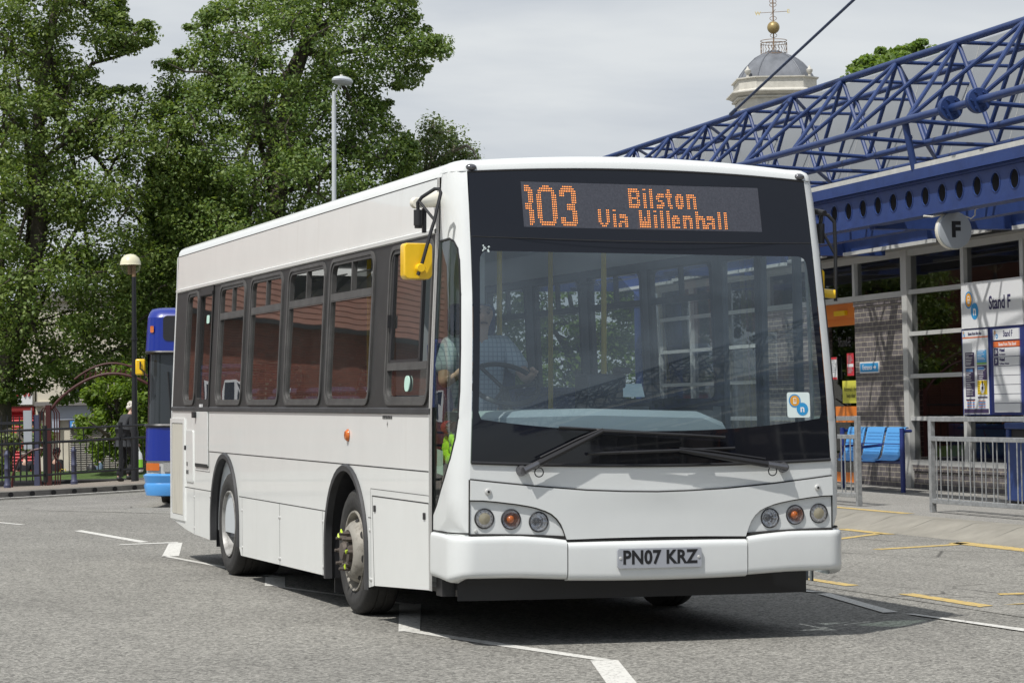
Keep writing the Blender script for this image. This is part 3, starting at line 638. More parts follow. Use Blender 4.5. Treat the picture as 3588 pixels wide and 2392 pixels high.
# ---- wheels
def wheel(front):
    e=bpy.data.objects.new('wheel',None); COL.objects.link(e); e.parent=bus
    t=MB(); t.lathe([(.255,.21),(.30,.235),(.37,.232),(.400,.215),(.413,.19),(.415,.14),(.408,.138),(.408,.130),(.415,.128),(.415,.085),(.408,.083),(.408,.075),(.415,.073),(.413,.035),(.400,.010),(.372,-.006),(.36,-.004),(.355,-.007),(.32,-.009),(.31,-.004),(.29,-.002),(.268,.012),(.255,.03)],(0,0,0),56,'X')
    t.build('tyre',M['rubber'],e,smooth=50,recalc=True)
    r=MB()
    if front:
        r.lathe([(.266,.012),(.262,-.002),(.252,.0),(.246,.02),(.238,.075),(.226,.085),(.218,.06),(.205,.02),(.19,-.012),(.165,-.035),(.140,-.042),(.132,-.036),(.125,-.01),(.10,-.01),(.0,-.01)],(0,0,0),48,'X'); ro=r.build('rim',M['rim_old'],e,smooth=35,recalc=True)
        h=MB()
        for i in range(8):
            a=2*PI*i/8+.2; cy_,cz_=.203*math.cos(a),.203*math.sin(a); n=Vector((-.75,math.cos(a)*.66,math.sin(a)*.66)).normalized()
            ex=Vector((0,-math.sin(a),math.cos(a))); ey=n.cross(ex); c0=Vector((.0155,cy_,cz_))+n*.006
            h.add([c0+ex*math.cos(q)*.026+ey*math.sin(q)*.017 for q in [2*PI*j/14 for j in range(14)]],[tuple(range(14))])
        build_each(h,'hand_hole',M['seam'],ro,smooth=0)
        h=MB(); h.lathe([(.098,-.01),(.095,-.055),(.08,-.062),(.06,-.062),(.055,-.085),(.02,-.09),(0,-.09)],(0,0,0),24,'X')
        for i in range(8):
            a=2*PI*i/8; h.tube([(-.03,.115*math.cos(a),.115*math.sin(a)),(-.078,.115*math.cos(a),.115*math.sin(a))],.0165,6); h.tube([(-.078,.115*math.cos(a),.115*math.sin(a)),(-.10,.115*math.cos(a),.115*math.sin(a))],.010,8)
        h.build('hub',M['nut'],e,recalc=True)
        h=MB()
        for i in (1,2,4,5):
            a=2*PI*i/8; b=a+.5*(1 if i%2 else -1); c0=Vector((-.082,.115*math.cos(a),.115*math.sin(a))); d=Vector((0,math.cos(b),math.sin(b)))
            h.tube([c0,c0+d*.032],[.013,.004],6)
        h.build('nut_pointer',M['lime'],e)
    else:
        r.lathe([(.266,.012),(.264,-.004),(.256,-.004),(.250,.008),(.246,.03),(.240,.032),(.236,.06),(.224,.10),(.206,.145),(.175,.168),(.14,.172),(.12,.168),(.11,.14),(.09,.13),(0,.13)],(0,0,0),56,'X'); r.build('rim',M['rim'],e,smooth=50,recalc=True)
    return e
wf=wheel(True); wf.location=(-1.158,2.50,.415)
wr=wheel(False); wr.location=(-1.178,6.46,.415)
wheels=[wf,wr]
for src,y in ((wf,2.50),(wr,6.46)):
    c=copy_tree(src,bus); c.location=(-src.location.x,y,.415); c.rotation_euler=(0,0,PI); wheels.append(c)
wf.rotation_euler=(0,0,0)
c=MB(); c.lathe([(.06,-1),(.06,1)],(0,2.5,.415),12,'X'); c.lathe([(.07,-1),(.07,1)],(0,6.46,.415),12,'X'); c.lathe([(.255,.15),(.40,.17),(.413,.2),(.415,.33),(.40,.37),(.255,.38)],(-1.178,6.46,.415),40,'X'); c.lathe([(.255,.15),(.40,.17),(.413,.2),(.415,.33),(.40,.37),(.255,.38)],(.65,6.46,.415),40,'X')
build_each(c,'axle',M['rubber'],bus)
# ---- chassis
ch=MB(); ch.box(-1.06,1.06,.44,1.92,.26,.44); ch.box(-.62,.62,1.92,3.1,.24,.42); ch.box(-1.1,1.1,3.1,5.85,.22,.36); ch.box(-.66,.66,5.85,7.05,.3,.45); ch.box(-1.12,1.12,7.05,8.85,.34,.5)
ch.build('chassis',M['black'],bus)
vl=MB(); vl.grid([[(u,.30+abs(u)**4*.03,z) for u in np.linspace(-1.1,1.1,15)] for z in (.245,.42)]); vl.box(-1.18,-1.10,.38,.5,.27,.38); vl.build('front_valance',M['black'],bus)
mf=MB(); mf.box(-1.14,-.88,3.08,3.1,.10,.42); mf.box(.88,1.14,3.08,3.1,.10,.42); build_each(mf,'mud_flap',M['arch'],bus)
# ---- front cap: white pillars, corners, header
cap=MB()
def EM(sg,off=0.): return lambda e,z:FM(sg*(hw(z)+e),z,off)
QG=lambda z:None
def quarter(sg):
    ej=lambda z:e_of_v(vj1(z),z)
    return [(ej(2.325)-.004,2.325),(.19,2.33),(.145,2.31),(.115,2.27),(.102,2.2),(.098,2.0),(.098,1.7),(.10,1.45),(.112,1.3),(.14,1.18),(.19,1.07),(.27,.97),(.36,.885),(.44,.80),(ej(.745)-.004,.745)]+[(ej(z)-.004,z) for z in (.9,1.05,1.2,1.35,1.55,1.8,2.05,2.2)]
ej=lambda z:e_of_v(vj1(z),z)
for sg in (-1,1):
    q=quarter(sg)
    pil=[(0,.60),(0,.63)]+[(0,z) for z in np.linspace(.8,2.72,9)]+[(.10,2.72),(.18,2.72),(ej(2.72),2.72),(ej(2.5),2.5),(ej(2.335),2.335)]+q[:15]+[(ej(.70),.70),(ej(.60),.60)]
    cap.patch([pil],EM(sg),(.045,.12),flip=sg<0)
# header above the windscreen, rolled over to the roof
ztop=lambda s:2.757-.037*min(1,abs(s)/1.062)**2
S=[x for x in np.linspace(-1.062-.32,1.062+.32,65)]
rows=[]
for k,(zf,ins) in enumerate(zip(ZZ+[1.0],INS+[.34])):
    row=[]
    for s in S:
        z0=ztop(s); z1=2.797+.045*max(0,1-(s/1.0)**2); z=z0+(z1-z0)*zf
        h=hw(z0); 
        p=FM(s,z0,-ins*1.0); row.append((p[0],p[1],z))
    rows.append(row)
cap.grid(rows)
cap.add([(p[0],p[1],p[2]) for p in rows[-1]],[tuple(range(len(rows[-1])))])
# lower front between the windscreen and the bumper
zb=lambda u:1.02+.025*(u/1.117)**2
lowf=[(u,.60) for u in np.linspace(-1.123,1.123,19)]+[(u,zb(u)) for u in np.linspace(1.117,-1.117,25)]
LAMPS=((1.036,.732,0),(.880,.726,1),(.716,.709,2))
cap.patch([lowf]+[circ(sg*u,z,.0525,24) for sg in (-1,1) for u,z,_ in LAMPS],lambda u,z:FM(max(-hw(z),min(hw(z),u)),z),(.12,.1))
cap.build('front_cap',M['whitefront'],bus)
# quarter glasses
for sg in (-1,1):
    g=MB(); g.patch([quarter(sg)],EM(sg,-.006),(.05,.15),flip=sg<0); qo=g.build('quarter_glass',M['greenglass'],bus)
    q=quarter(sg); inner=[(e+(.012 if 3<i<14 else 0)*1,z) for i,(e,z) in enumerate(q)]
    s_=MB(); s_.tube([EM(sg,-.002)(e,z) for e,z in q[:15]],.007,6); s_.build('glass_seal',M['black'],qo)
# ---- windscreen
outer=[(u,zb(u)) for u in np.linspace(-1.113,1.113,25)]+[(hw(z)-.004,z) for z in np.linspace(1.15,2.6,12)]+[(u,ztop(u)-.002) for u in np.linspace(1.058,-1.058,25)]+[(-hw(z)+.004,z) for z in np.linspace(2.6,1.15,12)]
cb=lambda u:1.222+.07*(abs(u)/1.05)**2.2
cs=lambda z:1.066-.047*(z-1.29)
clear=[(u,cb(u)) for u in np.linspace(-1.05,1.05,25)]+[(cs(z),z) for z in np.linspace(1.33,2.18,9)]+[(cs(2.25)-.05+.05*math.cos(a),2.205+.05*math.sin(a)) for a in np.linspace(.3,PI/2,4)]+[(-cs(2.25)+.05-.05*math.cos(a),2.205+.05*math.sin(a)) for a in np.linspace(PI/2,.3,4)]+[(-cs(z),z) for z in np.linspace(2.18,1.33,9)]
DU,DZ0,DZ1=.747,2.399,2.668
disp=[(-DU,DZ0),(DU,DZ0),(DU,DZ1),(-DU,DZ1)]
FF=lambda off:(lambda u,z:FM(u,z,off))
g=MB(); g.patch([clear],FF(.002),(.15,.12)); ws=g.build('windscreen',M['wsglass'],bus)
g=MB(); g.patch([outer,clear,disp],FF(.002),(.15,.12)); g.build('windscreen_border',M['frit'],ws)
g=MB(); g.tube([FM(u,zb(u)+.004,.004) for u in np.linspace(-1.113,1.113,31)],.011,6); g.tube([FM(u,ztop(u)-.004,.0) for u in np.linspace(-1.06,1.06,31)],.007,6); build_each(g,'windscreen_rubber',M['black'],ws)
g=MB(); g.tube([FM(u,2.338-.012*(1-(u/1.06)**2),.0025) for u in np.linspace(-1.06,1.06,31)],.0022,4); g.build('glass_joint',M['seam'],ws)
g=MB(); g.patch([disp],FF(.0005),(.2,.1)); do=g.build('destination_display',M['display'],bus)
# amber dots: 303 / Bilston / Via Willenhall
F3=["..######..",".########.","##########","###....###","###....###",".......###",".......###",".......###","....#####.","....#####.","....#####.",".......###",".......###",".......###","###....###","###....###","##########",".########.","..######.."]
F0=["....####....","..########..",".##########.",".##......##."]+["###......###"]*11+[".##......##.",".##########.","..########..","....####...."]
G={'B':["######.","#######","##...##","##...##","######.","##...##","##...##","#######","######."],'i':["##","..","##","##","##","##","##","##","##"],'l':["##"]*9,
's':[".....",".....",".####","#####","##...",".###.","...##","#####","####."],'t':[".##.",".##.","####","####",".##.",".##.",".##.",".###","..##"],'o':[".....",".....",".###.","#####","##.##","##.##","##.##","#####",".###."],
'n':["......","......","#####.","######"]+["##..##"]*5,'V':["##...##"]*6+[".##.##.","..###..","...#..."],'a':["......","......",".####.",".#####","....##",".#####","##..##","##..##",".#####"],
'W':["##...##"]*3+["##.#.##","##.#.##","#######","#######","#######",".##.##."],'e':[".....",".....",".###.","#####","##.##","#####","##...","#####",".####"],'h':["##....","##....","#####.","######"]+["##..##"]*5}
ld=MB(); PU,PV=.0102,.0133
def dot(u,z):
    if u<-DU+.02+(.012 if z<2.5 else 0) or z<DZ0+.006: return
    c=FM(u,z,.0022); ld.add([(c[0]+.0031*math.cos(a),c[1],c[2]+.0036*math.sin(a)) for a in [PI/3*i for i in range(6)]],[(5,4,3,2,1,0)][::-1])
def glyph(rows,u0,z0):
    for j,r in enumerate(rows):
        for i,c in enumerate(r):
            if c=='#': dot(u0+i*PU,z0-j*PV)
glyph(F3,-.7764,2.641); glyph(F0,-.655,2.641); glyph(F3,-.514,2.641)
for c,k in zip('Bilston',(0,9,13,17,23,29,36)): glyph(G[c],-.088+k*PU,2.636)
for c,k in zip('ViaWillenhall',(0,9,12,25,34,38,42,45,52,60,66,74,78)): glyph(G[c],-.286+k*PU,2.507)
ld.build('led_lettering',M['led'],do,smooth=0)
k=MB(); rr=random.Random(8)
for i in range(9): c=FM(-.985+rr.uniform(-.02,.02),2.268+rr.uniform(-.02,.02),.003); k.add([(c[0]+rr.uniform(.003,.009)*math.cos(a),c[1],c[2]+rr.uniform(.003,.009)*math.sin(a)) for a in [PI/3*j for j in range(6)]],[tuple(range(6))])
k.build('bird_dropping',M['sticker'],bus,smooth=0)
# sticker in the windscreen (network mark)
def netmark(mb,mapf,c1,r1,c2,r2,ns):
    """bus roundel + n roundel; material slots 0 blue 1 orange 2 white"""
    for i,(c,r,m) in enumerate(((c1,r1,0),(c1,r1*.8,1),(c2,r2,0))):
        mb.mat(m); mb.add([mapf(x,y,.0006*(i%2+1)) for x,y in circ(c[0],c[1],r,28)],[tuple(range(28))])
    mb.mat(2); x,y=c1; w=r1*.27; h=r1*.46
    mb.add([mapf(*p,.0018) for p in rrect(x-w,x+w,y-h,y+h,w*.3,3)],[tuple(range(16))])
    mb.mat(1); 
    for (a,b,c,d) in ((-.7,.7,.15,.75),(-.7,-.1,-.45,-.05),(.1,.7,-.45,-.05)): mb.add([mapf(x+w*a,y+h*c,.0024),mapf(x+w*b,y+h*c,.0024),mapf(x+w*b,y+h*d,.0024),mapf(x+w*a,y+h*d,.0024)],[(0,1,2,3)])
    mb.mat(2); text_add(mb,'n',ns,lambda X,Y,Zt:mapf(c2[0]+X,c2[1]+Y+ns*.02,.0014+Zt),ex=.0003,off=ns*.03); mb.mat(0); return mb
k=MB(); k.patch([rrect(.838,.988,1.297,1.446,.014)],FF(.004)); so_=k.build('network_sticker',M['sticker'],bus)
k=MB(); netmark(k,lambda x,y,o:FM(x,y,.0045+o),(.888,1.396),.039,(.937,1.347),.038,.058); k.build('sticker_mark',[M['ring_blue'],M['ring_orange'],M['white_ink']],so_,smooth=0)
# ---- moustache panel over the lamps
te=[(-1.121,.95),(-.978,.934),(-.739,.909),(-.43,.883),(-.2,.873)]
be=[(-1.123,.838),(-1.05,.836),(-.975,.829),(-.856,.814),(-.78,.801),(-.736,.791),(-.68,.772),(-.645,.755),(-.612,.727),(-.588,.695),(-.572,.66),(-.562,.632),(-.553,.607)]
mous=[(-1.123,.838)]+be[1:]+[(-.3,.612),(0,.614),(.3,.612)]+[(-u,z) for u,z in reversed(be)]+[(-u,z) for u,z in te]+[(0,.869)]+[p for p in reversed(te)]
mo=MB(); mo.patch([mous],lambda u,z:FM(u,z,.020+.012*max(0,1-abs(z-.86)/.06)*(1-min(1,abs(u)/.7))),(.07,.05),rim=FF(.0)); mo.build('grille_panel',M['whitefront'],bus,smooth=50)
sm2=MB()
sm2.tube([FM(u,z+.004,.006) for u,z in te+[(0,.869)]+[(-a,b) for a,b in reversed(te)]],.0045,5); sm2.tube([FM(u,z-.003,.008) for u,z in be],.0045,5); sm2.tube([FM(-u,z-.003,.008) for u,z in be],.0045,5)
for sg in (-1,1): sm2.tube([FM(sg*1.127,z,.003) for z in (.62,.75,.84,.952)],.0045,5)
sm2.tube([FM(u,.602-.0*(abs(u)>.6),.004) for u in np.linspace(-.6,.6,21)],.012,6); sm2.tube([EM(-1,.0)(e,.648) for e in np.linspace(0,ej(.648),14)],.005,5); sm2.tube([EM(1,.0)(e,.648) for e in np.linspace(0,ej(.648),14)],.005,5)
for sg in (-1,1): sm2.tube([FM(sg*u,.638-.02*((1.12-u)/.57)**2,.004) for u in np.linspace(.55,1.12,10)],.009,5)
sm2.build('panel_gap',M['seam'],bus)
k=MB()
for sg in (-1,1): k.lathe([(0,-.006),(.007,-.006),(.008,-.012),(.016,-.010),(.02,.0)],FM(sg*1.02,.884,.020),16,'Y')
build_each(k,'panel_screw',M['trim'],bus); k=MB()
for sg in (-1,1): k.lathe([(0,-.0125),(.0075,-.0125)],FM(sg*1.02,.884,.020),12,'Y')
build_each(k,'screw_recess',M['seam'],bus)
# ---- lamps
def lamp(u,z,kind):
    c=FM(u,z,.0); e=bpy.data.objects.new('headlight',None); COL.objects.link(e); e.parent=bus; e.location=c
    b=MB(); b.lathe([(.059,.002),(.058,-.007),(.055,-.009),(.0525,-.006),(.051,.004)],(0,0,0),32,'Y'); b.build('bezel',M['black'],e,recalc=True)
    r=MB(); R=.051 if kind else .034
    if kind==0:
        q=MB(); q.lathe([(.051,-.003),(.034,-.005),(.033,-.003)],(0,0,0),32,'Y'); q.build('lamp_ring',M['ringlens'],e)
        q=MB()
        for i in range(12): q.sphere((.0425*math.cos(2*PI*i/12),-.006,.0425*math.sin(2*PI*i/12)),.0042,6)
        q.build('ring_led',M['chrome'],e)
        r.lathe([(.035,-.004),(.02,-.009),(0,-.011)],(0,0,0),24,'Y'); r.build('lens',M['clearlens'],e)
    else:
        r.lathe([(.052,-.003),(.047,.012),(.038,.026),(.026,.036),(.012,.040),(.0,.041)],(0,0,0),12 if kind==2 else 32,'Y'); r.build('reflector',M['bowl'],e,smooth=0 if kind==2 else 40)
        q=MB()
        if kind==1: q.sphere((0,.012,0),.024,14); q.build('bulb',M['amber'],e)
        else: q.sphere((-.012,.012,0),.010,10); q.sphere((.012,.012,0),.010,10); q.build('bulb',M['lens'],e)
        q=MB(); q.lathe([(.0515,-.004),(.03,-.010),(0,-.012)],(0,0,0),24,'Y'); q.build('lens',M['lampglass'],e)
    return e
M['lampglass']=glass('lamp_cover_glass',(.95,.95,.95),1.45)
for sg in (-1,1):
    for u,z,kd in LAMPS: lamp(sg*u,z,kd)
k=MB(); k.lathe([(0,-.008),(.008,-.007),(.010,0)],FM(-1.085,.662,.0),10,'Y'); k.build('lamp_screw',M['trim'],bus)
# ---- bumper in three mouldings
def bumper(pts,z0f,z1f,lab=None):
    pr=[(-.07,0,.0),(-.03,0,.004),(-.008,0,.014),(-.001,0,.032),(0.,0,.048),(0,.5,0),(0,1,-.045),(-.001,1,-.028),(-.008,1,-.012),(-.03,1,-.003),(-.075,1,.0)]
    m=MB(); rows=[]
    for ins,t,dz in pr:
        row=[]
        for s in pts:
            z0,z1=z0f(s),z1f(s); z=z0+(z1-z0)*t+dz
            a=abs(s); sg=-1 if s<0 else 1; h=1.095; H=1.213; dv=.13; e0=.028; off=.034+ins
            if a<=h: p=(s,e0-.035*(1-(s/h)**2)-off,z)
            else:
                e=a-h
                if e<.2:
                    q=e/.2*PI/2; u=h+(H-h)*math.sin(q); v=e0+dv*(1-math.cos(q)); p=(sg*(u+(off-.022)*math.sin(q)),v-off*math.cos(q),z)
                else: p=(sg*(H+off-.022),e0+dv+(e-.2),z)
            row.append(p)
        rows.append(row)
    m.grid(rows,flip=False)
    for side in (0,-1): m.add([r[side] for r in rows],[tuple(range(len(rows))) if side==0 else tuple(range(len(rows)-1,-1,-1))])
    return m.build('bumper_section',M['whitefront'],bus,smooth=50,recalc=True)
zt_=lambda s:.606+.03*min(1,max(0,(abs(s)-.553)/.3))**.7+.012*min(1,max(0,(abs(s)-1.1)/.3))
zb_=lambda s:.378+.014*min(1,max(0,(abs(s)-.553)/.3))-.03*min(1,max(0,(abs(s)-1.16)/.12))+.012*min(1,max(0,(abs(s)-1.33)/.2))
sL=list(np.linspace(-1.61,-1.295,6))+list(np.linspace(-1.275,-1.09,8))+list(np.linspace(-1.0,-.560,6))
bumper(sL,zb_,zt_); bumper([-x for x in reversed(sL)],zb_,zt_)
bumper(list(np.linspace(-.552,.552,13)),lambda s:.363+.008*(s/.55)**2,lambda s:.596-.002*(s/.55)**2)
# ---- number plate
yp=-.056
k=MB(); k.patch([rrect(-.262,.255,.439,.551,.012)],lambda x,z:(x,yp,z),None,rim=lambda x,z:(x,yp+.012,z)); po=k.build('number_plate',M['plate'],bus)
k=MB(); text_add(k,'PN07 KRZ',.108,lambda x,y,z:(-.0035+x,yp-.0008-z,.497+y),sx=.92,ex=.0006,off=.0036,spacing=1.04); k.build('plate_lettering',M['ink'],po,smooth=0)
k=MB()
for x in (-.245,.238): k.lathe([(0,-.004),(.008,-.003),(.010,0)],(x,yp,.497),10,'Y')
build_each(k,'plate_screw',M['trim'],po)
# ---- wipers
def wiper(piv,elbow,b0,b1,ring,parm):
    e=bpy.data.objects.new('wiper',None); COL.objects.link(e); e.parent=bus
    P=lambda u,z,o:Vector(FM(u,z,o))
    h=MB(); c=P(*piv,.0); h.lathe([(0,-.05),(.02,-.05),(.028,-.03),(.033,0)],c,16,'Y')
    a=P(*piv,.055); b=P(*elbow,.06); d=(b-a)
    h.tube([a,a+d*.2],[.022,.018],8); h.build('wiper_head',M['lens'],e)
    h=MB(); h.tube([a+d*.18,a+d*.62,b],[.020,.017,.012],8); h.tube([a+d*.2+Vector((0,0,.03)),a+d*.7+Vector((0,0,.025)),b+Vector((0,0,.012))],.006,6); h.build('wiper_arm',M['black'],e)
    n=14; h=MB(); pts=[(b0[0]+(b1[0]-b0[0])*i/n,b0[1]+(b1[1]-b0[1])*i/n) for i in range(n+1)]
    h.tube([P(u,z,.030) for u,z in pts],.008,6); h.tube([P(u,z-.006,.015) for u,z in pts],.005,5)
    m=[P(*p,.045) for p in pts]; h.tube([m[3],P(*elbow,.06),m[11]],.009,6); h.build('wiper_blade',M['black'],e)
    h=MB(); rc=P(*ring,.045); h.tube([rc+Vector((.026*math.cos(t),0,.026*math.sin(t))) for t in [2*PI*i/20 for i in range(20)]],.0035,5,closed=True); h.build('washer_hose',M['black'],e)
wiper((-.818,1.002),(-.35,1.225),(-.60,1.246),(.42,1.185),(-.728,.992),0)
wiper((.800,1.006),(.12,1.112),(-.43,1.096),(.48,1.122),(.715,.985),0)
# ---- roof marker lamps and roof pod
for sg in (-1,1):
    k=MB(); p=FM(sg*1.035,2.737,.0); k.sphere((p[0],p[1]+.006,p[2]+.006),.034,16,(1,.8,.62)); k.build('roof_marker_lamp',M['lens'],bus)
k=MB(); k.grid([[(u,v,z) for u,z in ((-.36,2.83),(-.31,2.872),(0,2.878),(.31,2.872),(.36,2.83))] for v in (.8,1.9)]); k.add([(-.36,.8,2.83),(-.31,.8,2.872),(0,.8,2.878),(.31,.8,2.872),(.36,.8,2.83)],[(0,1,2,3,4)]); k.build('roof_pod',M['white'],bus,smooth=20)
# ---- mirrors
def mirror(sg):
    e=bpy.data.objects.new('door_mirror',None); COL.objects.link(e); e.parent=bus
    if sg<0: x0,x1,z0,z1,y=-1.452,-1.283,2.09,2.297,.22
    else: x0,x1,z0,z1,y=1.196,1.236,2.025,2.195,.36
    h=MB(); ol=rrect(x0,x1,z0,z1,.022,4,(.028,.02,.02,.028)); ol2=[(p[0]*.94+(x0+x1)*.03,p[1]*.94+(z0+z1)*.03) for p in ol]
    n=len(ol); h.add([(a,y+.08,b) for a,b in ol]+[(a,y+.02,b) for a,b in ol]+[(a*.985+(x0+x1)*.0075,y+.004,b*.985+(z0+z1)*.0075) for a,b in ol]+[(a,y-.006,b) for a,b in ol2],[(i,(i+1)%n,n+(i+1)%n,n+i) for i in range(n)]+[(n+i,n+(i+1)%n,2*n+(i+1)%n,2*n+i) for i in range(n)]+[(2*n+i,2*n+(i+1)%n,3*n+(i+1)%n,3*n+i) for i in range(n)]+[tuple(3*n+i for i in range(n))])
    h.build('mirror_housing',M['yellow'],e,smooth=50,recalc=True)
    g=MB(); g.add([(a,y+.078,b) for a,b in ol2],[tuple(range(n))]); g.build('mirror_glass',M['chrome'],e,smooth=0)
    if sg<0: kc=(x0+.088,y-.006,z0+.062)
    else: kc=(1.262,y-.02,2.045)
    k=MB(); k.lathe([(0,-.045),(.022,-.045),(.026,-.038),(.026,.04)],kc,20,'Y',None if sg<0 else Matrix.Rotation(.95,3,'Z')) if sg<0 else k.tube([(1.215,.36,2.05),(1.285,.315,2.042),(1.29,.312,2.042)],[.027,.027,.022],16); k.build('mirror_knob',M['yellow'],e)
    a=MB()
    if sg<0:
        hk=Vector((kc[0],kc[1]-.03,kc[2]))
        a.tube([hk+Vector((-.018,0,-.04)),hk,(-1.305,.17,2.37),(-1.285,.18,2.42),(-1.243,.19,2.585),(-1.25,.2,2.606),(-1.27,.22,2.608),(-1.335,.26,2.562),(-1.355,.28,2.53),(-1.352,.28,2.48)],.0105,8)
        a.tube([(-1.345,.27,2.535),(-1.283,.18,2.425)],.0085,8)
        a.tube([(-1.352,.28,2.49),(-1.352,.28,2.40)],.026,14); a.tube([(-1.352,.28,2.40),(-1.352,.28,2.385)],.021,14); a.box(-1.325,-1.305,.27,.3,2.36,2.5)
    else:
        a.tube([(1.297,.33,2.0),(1.297,.33,2.08),(1.298,.33,2.3),(1.291,.33,2.48),(1.25,.33,2.52),(1.225,.34,2.53),(1.212,.35,2.51),(1.212,.36,2.46)],.012,8); a.tube([(1.298,.33,2.28),(1.222,.35,2.42)],.009,8); a.tube([(1.212,.36,2.47),(1.212,.36,2.35)],.026,14)
    a.build('mirror_arm',M['black'],e)
    b=MB(); xx=-1.352 if sg<0 else 1.212; b.tube([(xx,.30,2.53),(sg*1.15,.56,2.58)],[.028,.05] if sg<0 else [.018,.02],12); b.sphere((xx,.34,2.535),.034 if sg<0 else .016,12); b.build('mirror_bracket',M['cream'] if sg<0 else M['black'],e)
mirror(-1); mirror(1)
# ---- interior of the bus
M['pillar']=mat('grey_interior_pillar',(.09,.10,.115),.6)
it=MB(); it.box(-1.12,1.12,.46,8.8,.30,.345); it.build('floor_panel',M['busfloor'],bus)
it=MB(); it.grid([[(u,v,z) for u,z in ((-1.13,2.385),(-1.02,2.56),(-.5,2.62),(.5,2.62),(1.02,2.56),(1.13,2.385))] for v in (.42,8.8)]); it.build('ceiling_panel',M['ceiling'],bus)
it=MB()
for sg,v0 in ((-1,.55),(1,1.78)): it.grid([[SIDE(sg,-.05)(v,z) for v in (v0,1.93)] for z in (.34,1.36)]); it.grid([[SIDE(sg,-.05)(v,z) for v in (3.1,8.7)] for z in (.34,1.36)])
it.box(-1.1,1.1,8.72,8.75,.34,2.55); it.build('lining_panel',M['interior'],bus)
for sg in (-1,1):
    it=MB()
    for a,b in ([(1.53,1.89)] if sg<0 else [(1.78,1.89)])+[(3.08,3.19),(4.34,4.5),(5.64,5.81),(6.85,7.1)]: it.patch([[(a,1.36),(b,1.36),(b,2.38),(a,2.38)]],SIDE(sg,-.035),None)
    it.patch([[(.6 if sg<0 else 1.78,2.33),(8.7,2.33),(8.7,2.40),(.6 if sg<0 else 1.78,2.40)]],SIDE(sg,-.035),None)
    build_each(it,'window_pillar',M['pillar'],bus)
# dashboard cowl
it=MB(); prof=[(-1.12,1.335),(-.3,1.352),(.36,1.335),(.50,1.28),(.62,1.08)]
it.grid([[(u,FM(max(-1.08,min(1.08,u)),z)[1]+dv,z+dz) for u,z in prof] for dv,dz in ((.14,-.45),(.16,-.04),(.20,-.008),(.26,0),(.46,.0),(.50,-.03),(.52,-.5))]); it.build('dashboard',M['dash'],bus)
it=MB(); it.box(-1.1,.65,.20,.60,.36,.92); it.build('dash_base',M['black'],bus)
it=MB(); it.lathe([(.205,-.016),(.22,-.01),(.226,0),(.22,.01),(.205,.016),(.199,0),(.205,-.016)],(-.66,.83,1.50),32,'Z',Matrix.Rotation(.62,3,'X'))
for a in (0,2*PI/3,4*PI/3):
    q=Matrix.Rotation(.62,3,'X')@Vector((.20*math.cos(a),.20*math.sin(a),0)); it.tube([(-.66,.83,1.47),(-.66+q.x,.83+q.y,1.50+q.z)],.012,6)
it.tube([(-.66,.83,1.47),(-.66,.66,1.2)],.03,8); it.build('steering_wheel',M['black'],bus)
it=MB(); it.box(-.98,-.42,1.30,1.42,.62,1.78); it.box(-.98,-.42,.85,1.42,.62,.98); it.box(-.85,-.55,1.3,1.42,1.80,2.0); it.build('driver_seat',M['seat'],bus,bevel=.04)
it=MB(); it.box(-1.13,-.10,1.56,1.60,.34,1.35); it.box(-.14,-.10,.75,1.60,.34,1.30); it.box(-1.13,-.55,1.56,1.60,1.35,2.45); it.build('cab_partition',M['interior'],bus)
it=MB(); it.box(-.20,.05,.62,.86,1.30,1.56); it.box(.02,.10,.66,.80,1.56,1.60); it.build('ticket_machine',M['black'],bus,bevel=.015)
it=MB(); it.quad((.02,.60,1.42),(.16,.60,1.42),(.15,.63,1.50),(.03,.63,1.50)); it.build('paper_notice',M['sticker'],bus)
it=MB()
for u,v in ((.31,1.72),(-.42,1.66),(.42,3.1),(-.42,3.2),(.42,4.8),(-.42,4.9),(.42,6.3)): it.tube([(u,v,.34),(u,v,2.60)],.0175,10)
build_each(it,'grab_pole',M['pole'],bus)
sp_=None
for sg in (-1,1):
    for k,v in enumerate((3.35,4.15,4.95,5.75,7.15,7.9)):
        if sp_ is None:
            s_=MB(); s_.box(-.40,.40,-.22,.24,.36,.47); s_.box(-.40,.40,.20,.30,.45,1.08); s_.box(-.36,.36,.21,.29,1.08,1.14); sp_=s_.build('passenger_seat',M['seat'],bus,bevel=.03); o=sp_
        else: o=sp_.copy(); COL.objects.link(o)
        o.location=(sg*.74,v,.36 if k<4 else .58)
it=MB(); it.patch([[(-.2,2.335),(.9,2.335),(.9,2.54),(-.2,2.54)]],lambda u,z:(u,.62,z),None); it.box(-1.05,1.05,.40,.62,2.36,2.385); it.build('display_box',M['ceiling'],bus)
it=MB(); it.box(-1.175,-1.13,.24,.47,.80,1.0); it.build('quarter_panel',M['black'],bus)
# entrance door on the far side
dr=MB()
def vbar(v0,v1,z0,z1): dr.add([SIDE(1,o)(v,z) for o in (.0,-.04) for v,z in ((v0,z0),(v1,z0),(v1,z1),(v0,z1))],[(0,1,2,3),(7,6,5,4),(0,4,5,1),(1,5,6,2),(2,6,7,3),(3,7,4,0)])
for v0,v1 in ((.545,.60),(1.07,1.12),(1.13,1.18),(1.70,1.76)): vbar(v0,v1,.34,2.31)
vbar(.5,1.76,2.31,2.385); vbar(.54,1.76,.30,.42)
do_=dr.build('entrance_door',M['pillar'],bus)
for v0,v1 in ((.60,1.07),(1.18,1.70)):
    g=MB(); g.patch([[(v0,.42),(v1,.42),(v1,2.31),(v0,2.31)]],SIDE(1,-.02),(.3,.4)); g.build('pane',M['doorglass'],do_)
